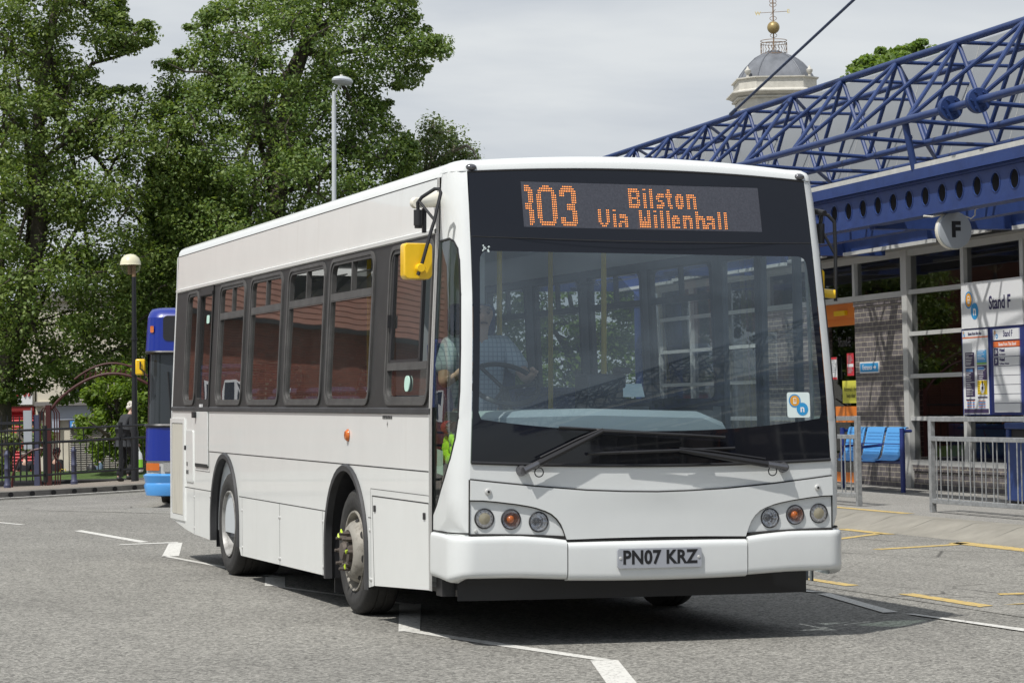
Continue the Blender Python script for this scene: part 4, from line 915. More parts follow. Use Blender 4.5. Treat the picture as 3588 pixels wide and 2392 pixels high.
# things lying on the dashboard by the side glass
t=thing('hi_vis_vest','crumpled lime hi-vis vest lying low behind the bus quarter glass','vest',(-1.165,.33,1.08),town=False)
v=MB(); rr=random.Random(3)
for i in range(16): v.sphere((rr.uniform(-.012,.02),rr.uniform(-.16,.07),rr.uniform(-.08,.10)),rr.uniform(.03,.055),8,(.4,1,.8))
v.build('fabric',M['hivis'],t,smooth=60)
v=MB(); v.quad((-.033,.10,-.10),(-.033,-.03,-.11),(-.031,-.02,.03),(-.031,.10,.04)); v.build('paper_sheet',M['sticker'],t)
t=thing('drink_bottle','brown drink bottle with a red label on its side above the lime vest','bottle',(-1.155,.32,1.245),town=False)
v=MB(); v.lathe([(0,-.12),(.034,-.115),(.037,-.05),(.037,.05),(.03,.085),(.013,.11),(.013,.14),(0,.14)],(0,0,0),16,'Y'); v.build('bottle_body',mat('brown_cola_plastic',(.10,.035,.015),.15,coat=1),t)
v=MB(); v.lathe([(.0385,-.045),(.0385,.045)],(0,0,0),16,'Y'); v.build('bottle_label',mat('red_bottle_label',(.45,.03,.03),.4),t)
# ---------------------------------------------------------------- people
M['facial']=mat('dark_brow_and_lip',(.12,.06,.05),.6)
def skin(name,nodes,edges,parent,m,root,sub=1,smooth=True):
    me=bpy.data.meshes.new(name); bm=bmesh.new(); lay=bm.verts.layers.skin.verify(); V={}
    for k,(p,r) in nodes.items():
        v=bm.verts.new(p); rr=r if hasattr(r,'__len__') else (r,r); v[lay].radius=rr; v[lay].use_root=(k==root); V[k]=v
    for a,b in edges: bm.edges.new((V[a],V[b]))
    bm.to_mesh(me); bm.free(); me.materials.append(m); o=link(name,me,parent)
    s=o.modifiers.new('skin','SKIN'); s.use_smooth_shade=True
    if sub: q=o.modifiers.new('sub','SUBSURF'); q.levels=sub; q.render_levels=sub
    return o
def limbs(P,names): return [(a,b) for a,b in zip(names,names[1:])]
POSE=dict(pelvis=(0,0,.95),spine=(0,0,1.13),chest=(0,0,1.33),neck=(0,.01,1.49),hbase=(0,.05,1.585),head=(0,.035,1.66),top=(0,.03,1.725),
 shL=(-.17,0,1.425),shR=(.17,0,1.425),elL=(-.23,-.03,1.14),elR=(.23,-.03,1.14),wrL=(-.24,.06,.90),wrR=(.24,.06,.90),haL=(-.24,.085,.82),haR=(.24,.085,.82),
 hpL=(-.09,0,.90),hpR=(.09,0,.90),knL=(-.10,.03,.49),knR=(.10,.03,.49),anL=(-.10,-.02,.09),anR=(.10,-.02,.09),toL=(-.11,.13,.035),toR=(.11,.13,.035))
RAD=dict(pelvis=(.15,.115),spine=(.135,.105),chest=(.165,.115),neck=.052,hbase=(.052,.05),head=(.076,.09),top=(.06,.066),shL=.07,shR=.07,elL=.043,elR=.043,wrL=.028,wrR=.028,haL=(.022,.04),haR=(.022,.04),hpL=.095,hpR=.095,knL=.06,knR=.06,anL=.04,anR=.04,toL=(.045,.03),toR=(.045,.03))
def person(label,loc,rz,H=1.72,pose={},top=None,legs=None,hair=None,coat=False,bald=False,group=None,town=True,shortsleeve=False,sc=1.):
    t=thing('person',label,'person',loc,rz,group,town=town); k=H/1.745*sc
    P=dict(POSE); P.update(pose); J={a:tuple(Vector(p)*k) for a,p in P.items() if a in RAD}; r=lambda n,f=1.:tuple(x*k*f for x in (RAD[n] if hasattr(RAD[n],'__len__') else (RAD[n],)*2))
    E=limbs(P,['pelvis','spine','chest','neck','hbase','head','top'])
    for s in 'LR': E+=limbs(P,['chest','sh'+s,'el'+s,'wr'+s,'ha'+s])+limbs(P,['pelvis','hp'+s,'kn'+s,'an'+s,'to'+s])
    N={n:(J[n],r(n,.9 if n not in('head','hbase','top','neck','haL','haR') else 1)) for n in J}
    if legs:
        for s in 'LR':
            for n in ('an','to'): N[n+s]=(J[n+s],tuple(x*.6 for x in r(n+s)))
    # nose, ears, fingers and thumb on the same surface
    hd=Vector(J['head']); f=(Vector(P.get('look',(0,1,0)))).normalized(); sd=Vector((f.y,-f.x,0))
    N['nose']=(tuple(hd+f*.112*k+Vector((0,0,-.01*k))),(.012*k,)*2); E.append(('head','nose'))
    for s,q in (('earL',-1),('earR',1)): N[s]=(tuple(hd+sd*q*.088*k-f*.01*k),(.012*k,.02*k)); E.append(('head',s))
    for s,q in (('L',-1),('R',1)):
        h=Vector(J['ha'+s]); d=(h-Vector(J['wr'+s])).normalized(); c=Vector(P.get('palm'+s,(0,1,0)))
        for i,(o_,ln) in enumerate(((-.03,.07),(-.01,.085),(.01,.08),(.03,.06))):
            a=h+c*o_*k+d*.02*k; n1='f%s%d'%(s,i); N[n1]=(tuple(a),(.011*k,)*2); N[n1+'t']=(tuple(a+d*ln*k*.9+Vector((-q*.02,0,0))*k),(.0085*k,)*2); E+=[('ha'+s,n1),(n1,n1+'t')]
        a=h+c*.045*k-d*.02*k; N['th'+s]=(tuple(a),(.012*k,)*2); N['th'+s+'t']=(tuple(a+d*.05*k+c*.02*k),(.0095*k,)*2); E+=[('ha'+s,'th'+s),('th'+s,'th'+s+'t')]
    skin('body',N,E,t,M['skin'],'pelvis',1)
    ey=MB(); up_=Vector((0,0,1))
    for q in (-1,1): ey.sphere(hd+f*.083*k+sd*q*.03*k+up_*.012*k,.011*k,8); ey.tube([hd+f*.088*k+sd*q*.018*k+up_*.034*k,hd+f*.083*k+sd*q*.048*k+up_*.03*k],.006*k,5)
    ey.tube([hd+f*.086*k-sd*.022*k-up_*.052*k,hd+f*.09*k-up_*.05*k,hd+f*.086*k+sd*.022*k-up_*.052*k],.006*k,5); build_each(ey,'face_feature',M['facial'],t)
    # clothes
    N={n:(J[n],r(n,1.12)) for n in ('pelvis','spine','chest','shL','shR','elL','elR')}
    N['col']=(tuple(Vector(J['chest']).lerp(Vector(J['neck']),.72)),(.075*k,)*2)
    E=[('pelvis','spine'),('spine','chest'),('chest','col')]
    if coat:
        hem=Vector(J['pelvis'])+Vector((0,-.01,-.17))*k; N['hem']=(tuple(hem),(.205*k,.16*k)); E.append(('pelvis','hem')); N['pelvis']=(J['pelvis'],(.205*k,.165*k)); N['spine']=(J['spine'],(.20*k,.165*k)); N['chest']=(J['chest'],(.21*k,.165*k))
    for s in 'LR':
        N['sh'+s]=(J['sh'+s],(.082*k,)*2); N['el'+s]=(J['el'+s],(.074*k if coat else .056*k,)*2); E+=[('chest','sh'+s)]
        if shortsleeve: N['el'+s]=(tuple(Vector(J['sh'+s]).lerp(Vector(J['el'+s]),.8)),(.072*k,)*2)
        E.append(('sh'+s,'el'+s))
        if not shortsleeve: N['wr'+s]=(tuple(Vector(J['wr'+s]).lerp(Vector(J['el'+s]),.08)),(.056*k if coat else .038*k,)*2); E.append(('el'+s,'wr'+s))
    skin('coat' if coat else 'shirt',N,E,t,top,'pelvis',1)
    if legs:
        N={n:(J[n],r(n,1.16)) for n in ('pelvis','hpL','hpR','knL','knR')}; N['pelvis']=(J['pelvis'],(.155*k,.125*k)); E=[]
        for s in 'LR': N['an'+s]=(tuple(Vector(J['an'+s]).lerp(Vector(J['kn'+s]),.05)),(.072*k,)*2); E+=[('pelvis','hp'+s),('hp'+s,'kn'+s),('kn'+s,'an'+s)]
        skin('trousers',N,E,t,legs,'pelvis',1)
        for s in 'LR':
            a=Vector(J['an'+s]);b=Vector(J['to'+s]); N={'a':(tuple(a+(a-b)*.25-Vector((0,0,.03*k))),(.058*k,.07*k)),'b':(tuple(a.lerp(b,.5)),(.058*k,.055*k)),'c':(tuple(b+(b-a)*.1),(.055*k,.04*k))}
            skin('shoe',N,[('a','b'),('b','c')],t,M['shoe'],'a',1)
    if hair:
        h=MB(); hd2=hd+Vector((0,0,.035*k))-f*.02*k; rr=random.Random(5)
        for i in range(26):
            a=rr.uniform(0,2*PI); z=rr.uniform(-.35,1); q=math.sqrt(max(0,1-z*z)); p=Vector((q*math.cos(a),q*math.sin(a),z))
            if p.dot(f)>.45 and z<.55: continue
            h.sphere(hd2+p*.08*k,rr.uniform(.036,.055)*k,8)
        h.build('hair',hair,t,smooth=60)
    return t,J,k
# driver of the white bus
M['check']=mat('pale_blue_check_shirt',(.50,.58,.66),.8)
n=M['check'].node_tree; tcn=n.nodes.new('ShaderNodeTexCoord'); w1=n.nodes.new('ShaderNodeTexWave'); w2=n.nodes.new('ShaderNodeTexWave'); w2.bands_direction='Z'
for w in (w1,w2): w.inputs['Scale'].default_value=11; n.links.new(tcn.outputs['Object'],w.inputs[0])
mxx=n.nodes.new('ShaderNodeMath'); mxx.operation='MAXIMUM'; n.links.new(w1.outputs['Fac'],mxx.inputs[0]); n.links.new(w2.outputs['Fac'],mxx.inputs[1])
rp=n.nodes.new('ShaderNodeValToRGB'); rp.color_ramp.elements[0].position=.8; rp.color_ramp.elements[1].position=.97; rp.color_ramp.elements[0].color=(.50,.58,.66,1); rp.color_ramp.elements[1].color=(.30,.36,.46,1)
n.links.new(mxx.outputs[0],rp.inputs[0]); n.links.new(rp.outputs[0],n.nodes['Principled BSDF'].inputs['Base Color'])
dp=dict(pelvis=(0,-.02,.62),spine=(0,0,.82),chest=(0,.02,1.03),neck=(0,.04,1.17),hbase=(0,.08,1.25),head=(0,.065,1.325),top=(0,.055,1.39),shL=(-.18,.02,1.13),shR=(.18,.02,1.13),
 elL=(-.27,.18,.93),elR=(.27,.18,.90),wrL=(-.22,.40,.94),wrR=(.24,.38,.95),haL=(-.21,.47,.965),haR=(.225,.455,.985),hpL=(-.1,.03,.60),hpR=(.1,.03,.60),knL=(-.13,.45,.62),knR=(.13,.45,.62),anL=(-.13,.50,.2),anR=(.13,.50,.2),toL=(-.13,.64,.14),toR=(.13,.64,.14))
person('bald bus driver in a pale blue checked short sleeved shirt seated behind the windscreen',(-.70,1.25,.60),PI,1.745,dp,M['check'],M['trousers'],None,town=False,shortsleeve=True)
# ---------------------------------------------------------------- ground, kerbs, markings
def strip(name,xf0,xf1,ys,nx,m,dz,kind=True):
    mb=MB(); rows=[]
    for y in ys:
        a,b=xf0(y),xf1(y); rows.append([(a+(b-a)*i/nx,y,gz(a+(b-a)*i/nx,y)+dz) for i in range(nx+1)])
    mb.grid(rows); o=mb.build(name,m); struct(o) if kind else None; return o
xs=sorted(set(list(np.arange(-60,61,2.))+[-1500,-700,-300,-150,-90,90,150,300,700,1500])); ys=sorted(set(list(np.arange(-44,100,2.))+[-1500,-600,-250,-100,-60,120,160,250,500,1000,2500]))
mb=MB(); mb.grid([[(x,y,gz(x,y)) for x in xs] for y in ys]); struct(mb.build('ground',M['asphalt']))
BX=[(-60,3.6),(-6,3.35),(0,2.88),(4,2.78),(8,2.45),(11,2.0),(14,1.45),(16.5,.9),(18.25,.4),(19.4,-.2),(20.8,-1.0),(21.3,-1.9),(23,-4.5),(25,-9)]
strip('bay_surface',lambda y:interp(y,BX),lambda y:6.76,list(np.arange(-44,25.1,.6)),10,M['bay'],.0035)
# raised kerb and pavement on the right
ky=list(np.arange(-60,70,1.0)); mb=MB()
for i,y in enumerate(ky): pass
mb.grid([[(x,y,z) for x,z in ((6.76,-.02),(6.78,.012),(7.10,.118),(7.17,.143),(7.22,.15),(7.45,.152))] for y in ky],flip=False)
struct(mb.build('kerb',M['kerb']))
mb=MB()
for y in np.arange(-40,60,.915): mb.grid([[(x,y+q,z+.0025) for x,z in ((6.775,.006),(7.10,.118),(7.17,.143),(7.22,.15),(7.45,.152))] for q in (0,.012)])
struct(mb.build('kerb_joints',M['kerb_dark'],smooth=0))
mb=MB(); mb.grid([[(x,y,.148 if x<13 else .148) for x in (7.44,9,11,14,30,60)] for y in np.arange(-60,71,5.)]); struct(mb.build('pavement',M['pave']))
def marking(name,polys,m,dz=.009,kind=True):
    mb=MB()
    for p in polys:
        mb.patch([p],lambda x,y:(x,y,gz(x,y)+(.0035 if x<2 else .0075)),(.8,.8))
    o=mb.build(name,m,smooth=0); return struct(o)
marking('white_road_marking',[
 [(-1.36,13.86),(-1.26,13.99),(-.96,11.46),(-1.07,11.36)],[(-1.34,11.0),(-1.30,11.12),(-.69,11.36),(-.71,11.18)],
 [(-.80,11.22),(-.67,11.20),(-1.10,9.06),(-1.27,9.0)],[(-1.26,9.12),(-1.18,8.98),(-.82,6.05),(-.90,6.05)],
 [(-.95,6.12),(-.80,6.09),(-1.05,4.98),(-1.17,5.15)],[(-1.14,5.16),(-1.05,5.0),(-.56,3.1),(-.64,3.1)],
 [(-.67,3.14),(-.52,3.12),(-1.09,1.16),(-1.22,1.18)],[(-1.19,1.19),(-1.09,1.17),(-.85,.27),(-.57,-.80),(-.66,-.80),(-.93,.16)],
 [(-.70,-.80),(-.55,-.82),(-1.12,-2.85),(-1.27,-2.82)],[(-1.22,-2.95),(-1.14,-2.95),(-.62,-4.7),(-.69,-4.72)],
 [(-1.95,16.6),(-1.87,16.6),(-1.67,15.6),(-1.74,15.55)],
 [(2.34,3.58),(2.42,3.60),(2.55,3.2),(2.46,3.18)],[(2.43,3.01),(2.545,3.07),(2.26,1.42),(2.145,1.41)],[(2.24,1.29),(2.30,1.27),(2.45,-.05),(2.9,-2.6),(2.8,-2.6),(2.34,-.07),(2.27,1.0)]],M['wpaint'])
marking('yellow_bay_marking',[
 [(6.55,11.45),(6.72,11.40),(6.70,10.2),(6.55,10.25)],[(5.70,9.62),(5.72,9.50),(6.62,10.33),(6.58,10.45)],
 [(5.26,7.88),(5.30,7.76),(6.32,8.2),(6.60,8.44),(6.55,8.60),(6.28,8.32)],[(6.42,8.55),(6.68,8.66),(6.66,5.2),(6.40,5.2)],
 [(2.96,4.5),(3.06,4.5),(3.09,3.70),(2.96,3.65)],[(2.97,2.82),(3.10,2.84),(3.11,1.68),(2.96,1.60)],[(3.62,2.50),(3.66,2.62),(4.4,2.68),(4.4,2.52)],[(3.2,1.72),(3.36,1.78),(4.6,2.0),(4.6,1.82)],[(3.0,.6),(3.15,.6),(3.2,-.7),(3.05,-.7)],
 ],M['ypaint'])
mb=MB(); mb.grid([[(x,y,.1525) for x in (7.48,7.64)] for y in (11.6,13,15,20,30)]); struct(mb.build('yellow_platform_line',M['ypaint']))
# left kerb: combined drainage blocks
KD=(.575,.818); KN=(-.818,.575)
def kp(t,n,z=None): r=-8.63+KD[0]*t+KN[0]*n; d=42+KD[1]*t+KN[1]*n; x,y=rd(r,d); return (x,y,gz(x,y) if z is None else z)
ts=list(np.arange(-14,14.1,.5)); mb=MB(); rows=[]
for n,dz in ((0,-.02),(.012,.115),(.03,.13),(.16,.132)):
    rows.append([(lambda p:(p[0],p[1],p[2]+dz))(kp(t,n)) for t in ts])
mb.grid(rows); ko=struct(mb.build('drain_kerb',M['kerb_dark']))
mb=MB()
for t in ts:
    p=kp(t+.25,-.004); e=Vector((KD[0],KD[1],0)); w=rh*KD[0]+fh*KD[1]
    mb.add([(p[0]+w.x*.062*math.cos(a),p[1]+w.y*.062*math.cos(a),p[2]+.066+.045*math.sin(a)) for a in [2*PI*i/14 for i in range(14)]],[tuple(range(14))])
struct(mb.build('kerb_drain_holes',M['seam'],smooth=0))
mb=MB(); mb.grid([[(lambda p:(p[0],p[1],p[2]+.128))(kp(t,n)) for t in list(np.arange(-14,14.1,1.))] for n in (.15,.6,1.2,2,3,4.5,6.0,7.5,9)]); struct(mb.build('footpath',M['pathwarm']))
mb=MB(); mb.grid([[(lambda p:(p[0],p[1],p[2]+.03))(kp(t,-n)) for t in list(np.arange(-14,12,.5))] for n in (.62,.30)]); struct(mb.build('kerb_edge_line',M['wpaint2']))
# ---------------------------------------------------------------- the bus stand building on the right
TH=.045
BF=TILT@Matrix(((-math.sin(TH),math.cos(TH),0),(-math.cos(TH),-math.sin(TH),0),(0,0,1)))
B0=Vector((11.57,19.34,.14))
stand=thing('bus_stand_building','long bus stand building with blue tubular roof truss, grey brick piers and dark glazing','building',B0,rot=BF)
XL,XR=-11.45,50.
# brick: pier, dado
def brickwall(x0,x1,z0,z1,y0=-.0,y1=.25,name='brick_wall'):
    m=MB(); m.box(x0,x1,y0,y1,z0,z1); return m.build(name,M['brickgrey'],stand)
PIT=13.9  # bay rhythm: glazing, post, pier, entrance, pier, post
bays=[PIT*k for k in range(4)]; gl=[(-11.4,-5.75)]+[(b+.10,b+8.15) for b in bays]
for b in bays:
    for x0,x1 in ((b-1.92,b-.06),(b-5.60,b-3.62)):
        brickwall(x0,x1,-.3,2.72)
        m=MB(); m.box(x0,x1,-.02,.25,2.72,2.80); m.build('brick_cope',M['brickgrey'],stand)
for x0,x1 in gl: brickwall(x0+.02,x1,-.3,.34)
m=MB()
for x0,x1 in gl:
    for i in range(int((x1-x0)/.2235)): m.box(x0+.04+i*.2235,x0+.04+i*.2235+.212,-.025,.12,.26,.345)
m.build('soldier_course',M['brickgrey'],stand)
# glazing frames
for i,(x0,x1) in enumerate(gl):
    m=MB()
    xs__=[x for x in (np.arange(x0+1.80,x1,1.77) if i else np.arange(x1-1.80,x0,-1.77))]
    for x in xs__: m.box(x-.05,x+.05,-.03,.1,.345,3.40)
    for z0,z1 in ((.345,.42),(.985,1.045),(1.60,1.66),(2.215,2.275),(2.82,2.885),(3.38,3.47)): m.box(x0,x1,-.022,.09,z0,z1)
    m.build('window_frame',M['frame'],stand,smooth=0)
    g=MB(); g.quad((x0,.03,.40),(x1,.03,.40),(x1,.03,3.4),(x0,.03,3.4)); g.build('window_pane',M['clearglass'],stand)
for b in bays:
    m=MB()
    for x in (b-.07,b-5.75): m.box(x,x+.17,-.05,.12,-.02,3.47)
    for z0,z1 in ((2.80,2.885),(3.38,3.47)): m.box(b-5.58,b-.07,-.022,.09,z0,z1)
    for x in (b-.11,b-1.88,b-3.64,b-5.53): m.box(x-.045,x+.045,-.026,.1,2.885,3.38)
    m.build('window_frame',M['frame'],stand,smooth=0)
    g=MB(); g.quad((b-5.58,.03,2.86),(b-.07,.03,2.86),(b-.07,.03,3.42),(b-5.58,.03,3.42)); g.build('window_pane',M['clearglass'],stand)
    m=MB(); m.box(b-3.62,b-1.92,.10,.22,2.57,2.80); m.box(b-3.62,b-1.92,.14,.22,2.46,2.57)
    m.box(b-3.55,b-1.95,.13,.19,1.05,1.20); m.box(b-3.55,b-1.95,.15,.19,.95,1.05); m.box(b-3.55,b-1.95,.13,.19,.02,.17); m.box(b-3.6,b-3.5,.12,.2,.0,2.5); m.box(b-2.03,b-1.92,.16,.2,.0,2.5)
    d_=m.build('entrance_door',M['orange'],stand,smooth=0)
    m=MB(); m.box(b-2.85,b-2.42,.05,.10,2.615,2.69); m.build('door_operator',M['yellow'],d_)
    m=MB(); m.quad((b-3.5,.17,.17),(b-2.0,.17,.17),(b-2.0,.17,2.46),(b-3.5,.17,2.46)); m.build('door_pane',M['clearglass'],d_)
# interior
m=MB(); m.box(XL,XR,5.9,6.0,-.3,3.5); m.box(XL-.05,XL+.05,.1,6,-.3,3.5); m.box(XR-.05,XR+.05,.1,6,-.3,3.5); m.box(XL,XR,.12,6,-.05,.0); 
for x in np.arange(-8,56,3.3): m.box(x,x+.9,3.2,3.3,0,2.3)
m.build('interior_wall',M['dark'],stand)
m=MB()
for b in bays:
    for x in (.55,1.15,3.2,3.7,6.1): m.box(b+x,b+x+.13,1.2,1.3,.0,2.15)
    m.box(b+.3,b+1.3,1.22,1.28,.1,.35); m.box(b+4.6,b+7,2.2,2.3,.0,.7)
m.build('inner_door_frame',M['orange'],stand,smooth=0)
m=MB()
for b in bays: m.box(b+.25,b+8,.5,.56,.45,.93); m.box(b+.25,b+8,.35,.75,.40,.45)
m.build('inner_bench',M['navy'],stand)
m=MB(); m.quad((XL,-.3,3.47),(XR,-.3,3.47),(XR,6,3.47),(XL,6,3.47)); m.build('ceiling',M['soffit'],stand)
# canopy soffit, cross beams and light trunking
m=MB(); m.quad((XL,-.45,3.62),(XR,-.45,3.62),(XR,-.02,3.56),(XL,-.02,3.56)); m.build('soffit',M['soffit'],stand)
m=MB(); m.box(XL,XR,-.02,.1,3.47,3.62); m.build('head_beam',M['soffit'],stand)
m=MB()
for x in np.arange(XL+.6,XR,5.31): m.box(x,x+.18,-2.8,-.3,3.40,3.60); m.box(x+.18,x+3.0,-.95,-.82,3.44,3.60); m.box(x+.18,x+5.1,-1.9,-1.72,3.46,3.60)
build_each(m,'canopy_beam',M['navy'],stand,smooth=0)
m=MB()
for x in np.arange(XL+.9,XR,5.31): m.box(x,x+3.0,-1.02,-.96,3.38,3.43); m.box(x+3.6,x+5.0,-1.2,-1.14,3.38,3.43)
build_each(m,'light_trunking',M['frame'],stand,smooth=0)
# perforated edge beam with round holes
HP=.449; pts=[[(XL,3.435),(XR,3.435),(XR,3.85),(XL,3.85)]]
x=4.225-36*HP
while x<XR-.3: 
    if x>XL+.2: pts.append(circ(x,3.66,.105,20))
    x+=HP
m=MB()
xs_=[XL]+[4.0+PIT*0+k*HP*10+.0 for k in range(-3,13)]+[XR]
xs_=sorted(set(min(XR,max(XL,4.225+HP*(.5+10*k))) for k in range(-5,14)))
for a,b in zip(xs_,xs_[1:]):
    hs_=[h for h in pts[1:] if a<sum(p[0] for p in h)/20<b]
    m.patch([[(a,3.435),(b,3.435),(b,3.85),(a,3.85)]]+hs_,lambda X,Z:(X,-2.90,Z),None)
    for h in hs_: m.grid([[(p[0],-2.905,p[1]) for p in [ (lambda c:(c[0]+(q[0]-c[0])*1.13,c[1]+(q[1]-c[1])*1.13))((sum(w[0] for w in h)/20,3.66)) for q in h]+[0][:0]],[(p[0],-2.908,p[1]) for p in h],[(p[0],-2.89,p[1]) for p in h]],closed=True)
m.quad((XL,-2.90,3.435),(XL,-2.72,3.435),(XR,-2.72,3.435),(XR,-2.90,3.435)); m.quad((XL,-2.895,3.85),(XR,-2.895,3.85),(XR,-2.98,3.85),(XL,-2.98,3.85))
m.box(XL,XR,-2.95,-2.90,3.435,3.455); m.box(XL,XR,-2.93,-2.90,3.825,3.85)
m.build('perforated_beam',M['navy'],stand,smooth=0)
m=MB(); m.box(XL,XR,-2.98,-2.93,3.86,3.985); m.box(XL,XR,-2.99,-2.93,3.855,3.868); m.build('fascia',M['navy'],stand,smooth=0)
m=MB(); m.box(XL,XR,-2.97,-2.78,3.985,4.045); m.build('gutter',M['strip'],stand,smooth=0)
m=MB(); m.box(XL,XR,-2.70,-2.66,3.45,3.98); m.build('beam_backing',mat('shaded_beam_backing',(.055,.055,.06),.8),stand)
# pitched roof cladding behind the truss
m=MB(); m.grid([[(X,-.45,3.62),(X,-.45,4.0),(X,-.45,4.5),(X,.1,6.20),(X,.3,6.28),(X,4.5,6.4)] for X in np.arange(XL,XR+.1,2.0)]); m.grid([[(XL,-.45,3.5),(XL,4.5,3.5)],[(XL,-.45,4.5),(XL,4.5,6.3)]]); m.build('roof_cladding',M['cladding'],stand,smooth=30)
m=MB()
for X in np.arange(-10.0,XR,1.77): m.grid([[(X+q,-.453,4.0),(X+q,-.453,4.502),(X+q,.097,6.202)] for q in (0,.012)])
m.build('cladding_joint',M['frame'],stand,smooth=0)
# tubular space truss
MOD=1.77; kA=range(-6,32)
Cn=lambda k:Vector((1.52+MOD*k,-3.08,4.555)); Dn=lambda k:Vector((1.50+MOD*k,-2.0,4.49)); En=lambda k:Vector((1.50+MOD*k,-1.03,4.47))
An=lambda k:Vector((.62+MOD*k,-1.96,5.62)); Bn=lambda k:Vector((.62+MOD*k,-1.0,5.60))
ks=list(range(-5,32))
for nm,f,r in (('front_chord',Cn,.046),('bottom_chord',Dn,.042),('rear_bottom_chord',En,.040),('top_chord',An,.046),('rear_top_chord',Bn,.040)):
    m=MB(); m.tube([f(ks[0])]+[f(k) for k in ks[1:]],r,12)
    if nm=='top_chord': m.tube([An(-5),Cn(-6)+Vector((.2,0,0))],r,12)
    m.build('truss_chord',M['tube'],stand)
m=MB(); r=.0275
for k in ks[:-1]:
    for q in (Cn(k),Cn(k-1),Dn(k),Dn(k-1)): 
        if q.x>Cn(-5).x-.1: m.tube([An(k),q],r,8,cap=False)
    for q in (En(k),En(k-1)): m.tube([Bn(k),q],r*.95,8,cap=False)
build_each(m,'truss_diagonal',M['tube'],stand,key=lambda p:abs(p.x-3.))
m=MB()
for k in ks:
    m.tube([An(k),Bn(k)],.025,8,cap=False); m.tube([Cn(k),Dn(k)],.027,8,cap=False); m.tube([Dn(k),En(k)],.027,8,cap=False); m.tube([Bn(k),Bn(k)+Vector((0,1.3,0))],.024,8,cap=False)
    if k%2==0 and k>-5: m.tube([An(k),Bn(k-1)],.026,8,cap=False); m.tube([Dn(k),En(k-1)],.026,8,cap=False)
build_each(m,'truss_cross_tube',M['tube'],stand,key=lambda p:abs(p.x-3.))
m=MB()
for X in (8.0,8.7,21.9,22.6):
    for s in (-1,1): m.lathe([(0,-.02),(.135,-.02),(.14,-.012),(.14,.012),(.135,.02),(0,.02)],(X+s*.024,-3.08,4.555),28,'X')
    for i in range(6): m.tube([(X-.07,-3.08+.10*math.cos(2*PI*i/6),4.555+.10*math.sin(2*PI*i/6)),(X+.07,-3.08+.10*math.cos(2*PI*i/6),4.555+.10*math.sin(2*PI*i/6))],.017,6)
build_each(m,'flange_joint',M['tube'],stand,key=lambda p:abs(p.x-3.))
m=MB()
for X in (6.75,19.8,33.,-7.0): m.tube([(X,-2.95,3.985),(X,-3.06,4.54)],.042,10); m.tube([(X,-3.015,4.34),(X,-3.023,4.38)],.047,10)
build_each(m,'truss_strut',M['tube'],stand,key=lambda p:abs(p.x-3.))
for X in (-11.3,19.0,38.): 
    m=MB(); m.tube([(X,-.35,0),(X,-.35,3.6)],.09,14); m.build('roof_column',M['navy'],stand)
def onstand(name,label,cat,X,Y,Z,group=None):
    return thing(name,label,cat,B0+BF@Vector((X,Y,Z)),rot=BF,group=group)
# ---- signs
BLU,ORG,WHT=M['ring_blue'],M['ring_orange'],M['white_ink']
t=onstand('stand_sign_board','large white Stand F board with a blue and orange network mark','sign',2.85,-.07,2.57)
m=MB(); m.box(-.905,.905,0,.025,-.315,.315); m.build('board',M['signwhite'],t)
m=MB(); netmark(m,lambda x,y,o:(x,-.002-o,y),(-.675,.075),.118,(-.50,-.085),.115,.19); m.build('network_mark',[BLU,ORG,WHT],t,smooth=0)
m=MB(); text_add(m,'Stand F',.25,lambda x,y,z:(.255+x,-.003-z,y),sx=.86,ex=.001,off=.005); m.build('lettering',M['navy_ink'],t,smooth=0)
t=onstand('timetable_case','navy timetable case with posters below the left half of the stand board','notice case',2.315,-.06,1.665)
m=MB(); m.box(-.42,.42,.005,.04,-.60,.585); m.build('case_frame',M['benchnavy'],t)
m=MB(); m.quad((-.385,0,-.585),(.395,0,-.585),(.395,0,.565),(-.385,0,.565)); m.build('poster_sheet',M['signwhite'],t)
PUR=mat('purple_poster',(.045,.03,.085),.5); SKY_=mat('blue_poster',(.08,.33,.62),.5); YEL=mat('yellow_poster',(.80,.56,.02),.5); RED=mat('red_notice',(.55,.035,.05),.5); ORR=mat('orange_header',(.70,.16,.04),.5); GRN=mat('green_poster_foot',(.2,.45,.08),.5); PBL=mat('poster_blue_text',(.12,.32,.65),.5)
m=MB()
def rc(x0,x1,z0,z1,i,y=-.002): m.mat(i); m.quad((x0,y,z0),(x1,y,z0),(x1,y,z1),(x0,y,z1)); m.mat(0)
for z in (.065,-.145,-.35): rc(-.31,-.03,z,z+.195,0)
rc(.05,.345,.09,.285,1); rc(.05,.345,.09,.115,3,-.003); rc(.05,.345,-.12,.08,0); rc(.05,.345,-.32,-.13,2)
m.mat(4); m.add([(.20+x*.9,-.003,-.235+z) for x,z in circ(0,0,.075,24)],[tuple(range(24))]); m.mat(5); m.add([(.20+x,-.004,-.232+z) for x,z in circ(0,0,.028,16)],[tuple(range(16))]); m.add([(.185,-.004,-.20),(.215,-.004,-.20),(.222,-.004,-.135),(.178,-.004,-.135)],[(0,1,2,3)]); m.mat(0)
rc(-.385,.395,.455,.472,6); rc(-.375,.375,-.575,-.515,0); rc(-.31,-.03,-.40,-.38,0); rc(.05,.345,-.37,-.35,0)
rr=random.Random(2)
for (x0,x1,z0,z1,c) in ((-.30,-.05,.08,.24,4),(-.30,-.05,-.13,.03,4),(-.30,-.05,-.335,-.17,4),(.06,.33,-.11,.06,4),(.06,.33,.15,.28,4),(.06,.13,-.30,-.15,5)):
    z=z1
    while z>z0: rc(x0+.01,x0+.01+(x1-x0)*rr.uniform(.35,.9),z-.007,z,c,-.0035); z-=rr.uniform(.018,.03)
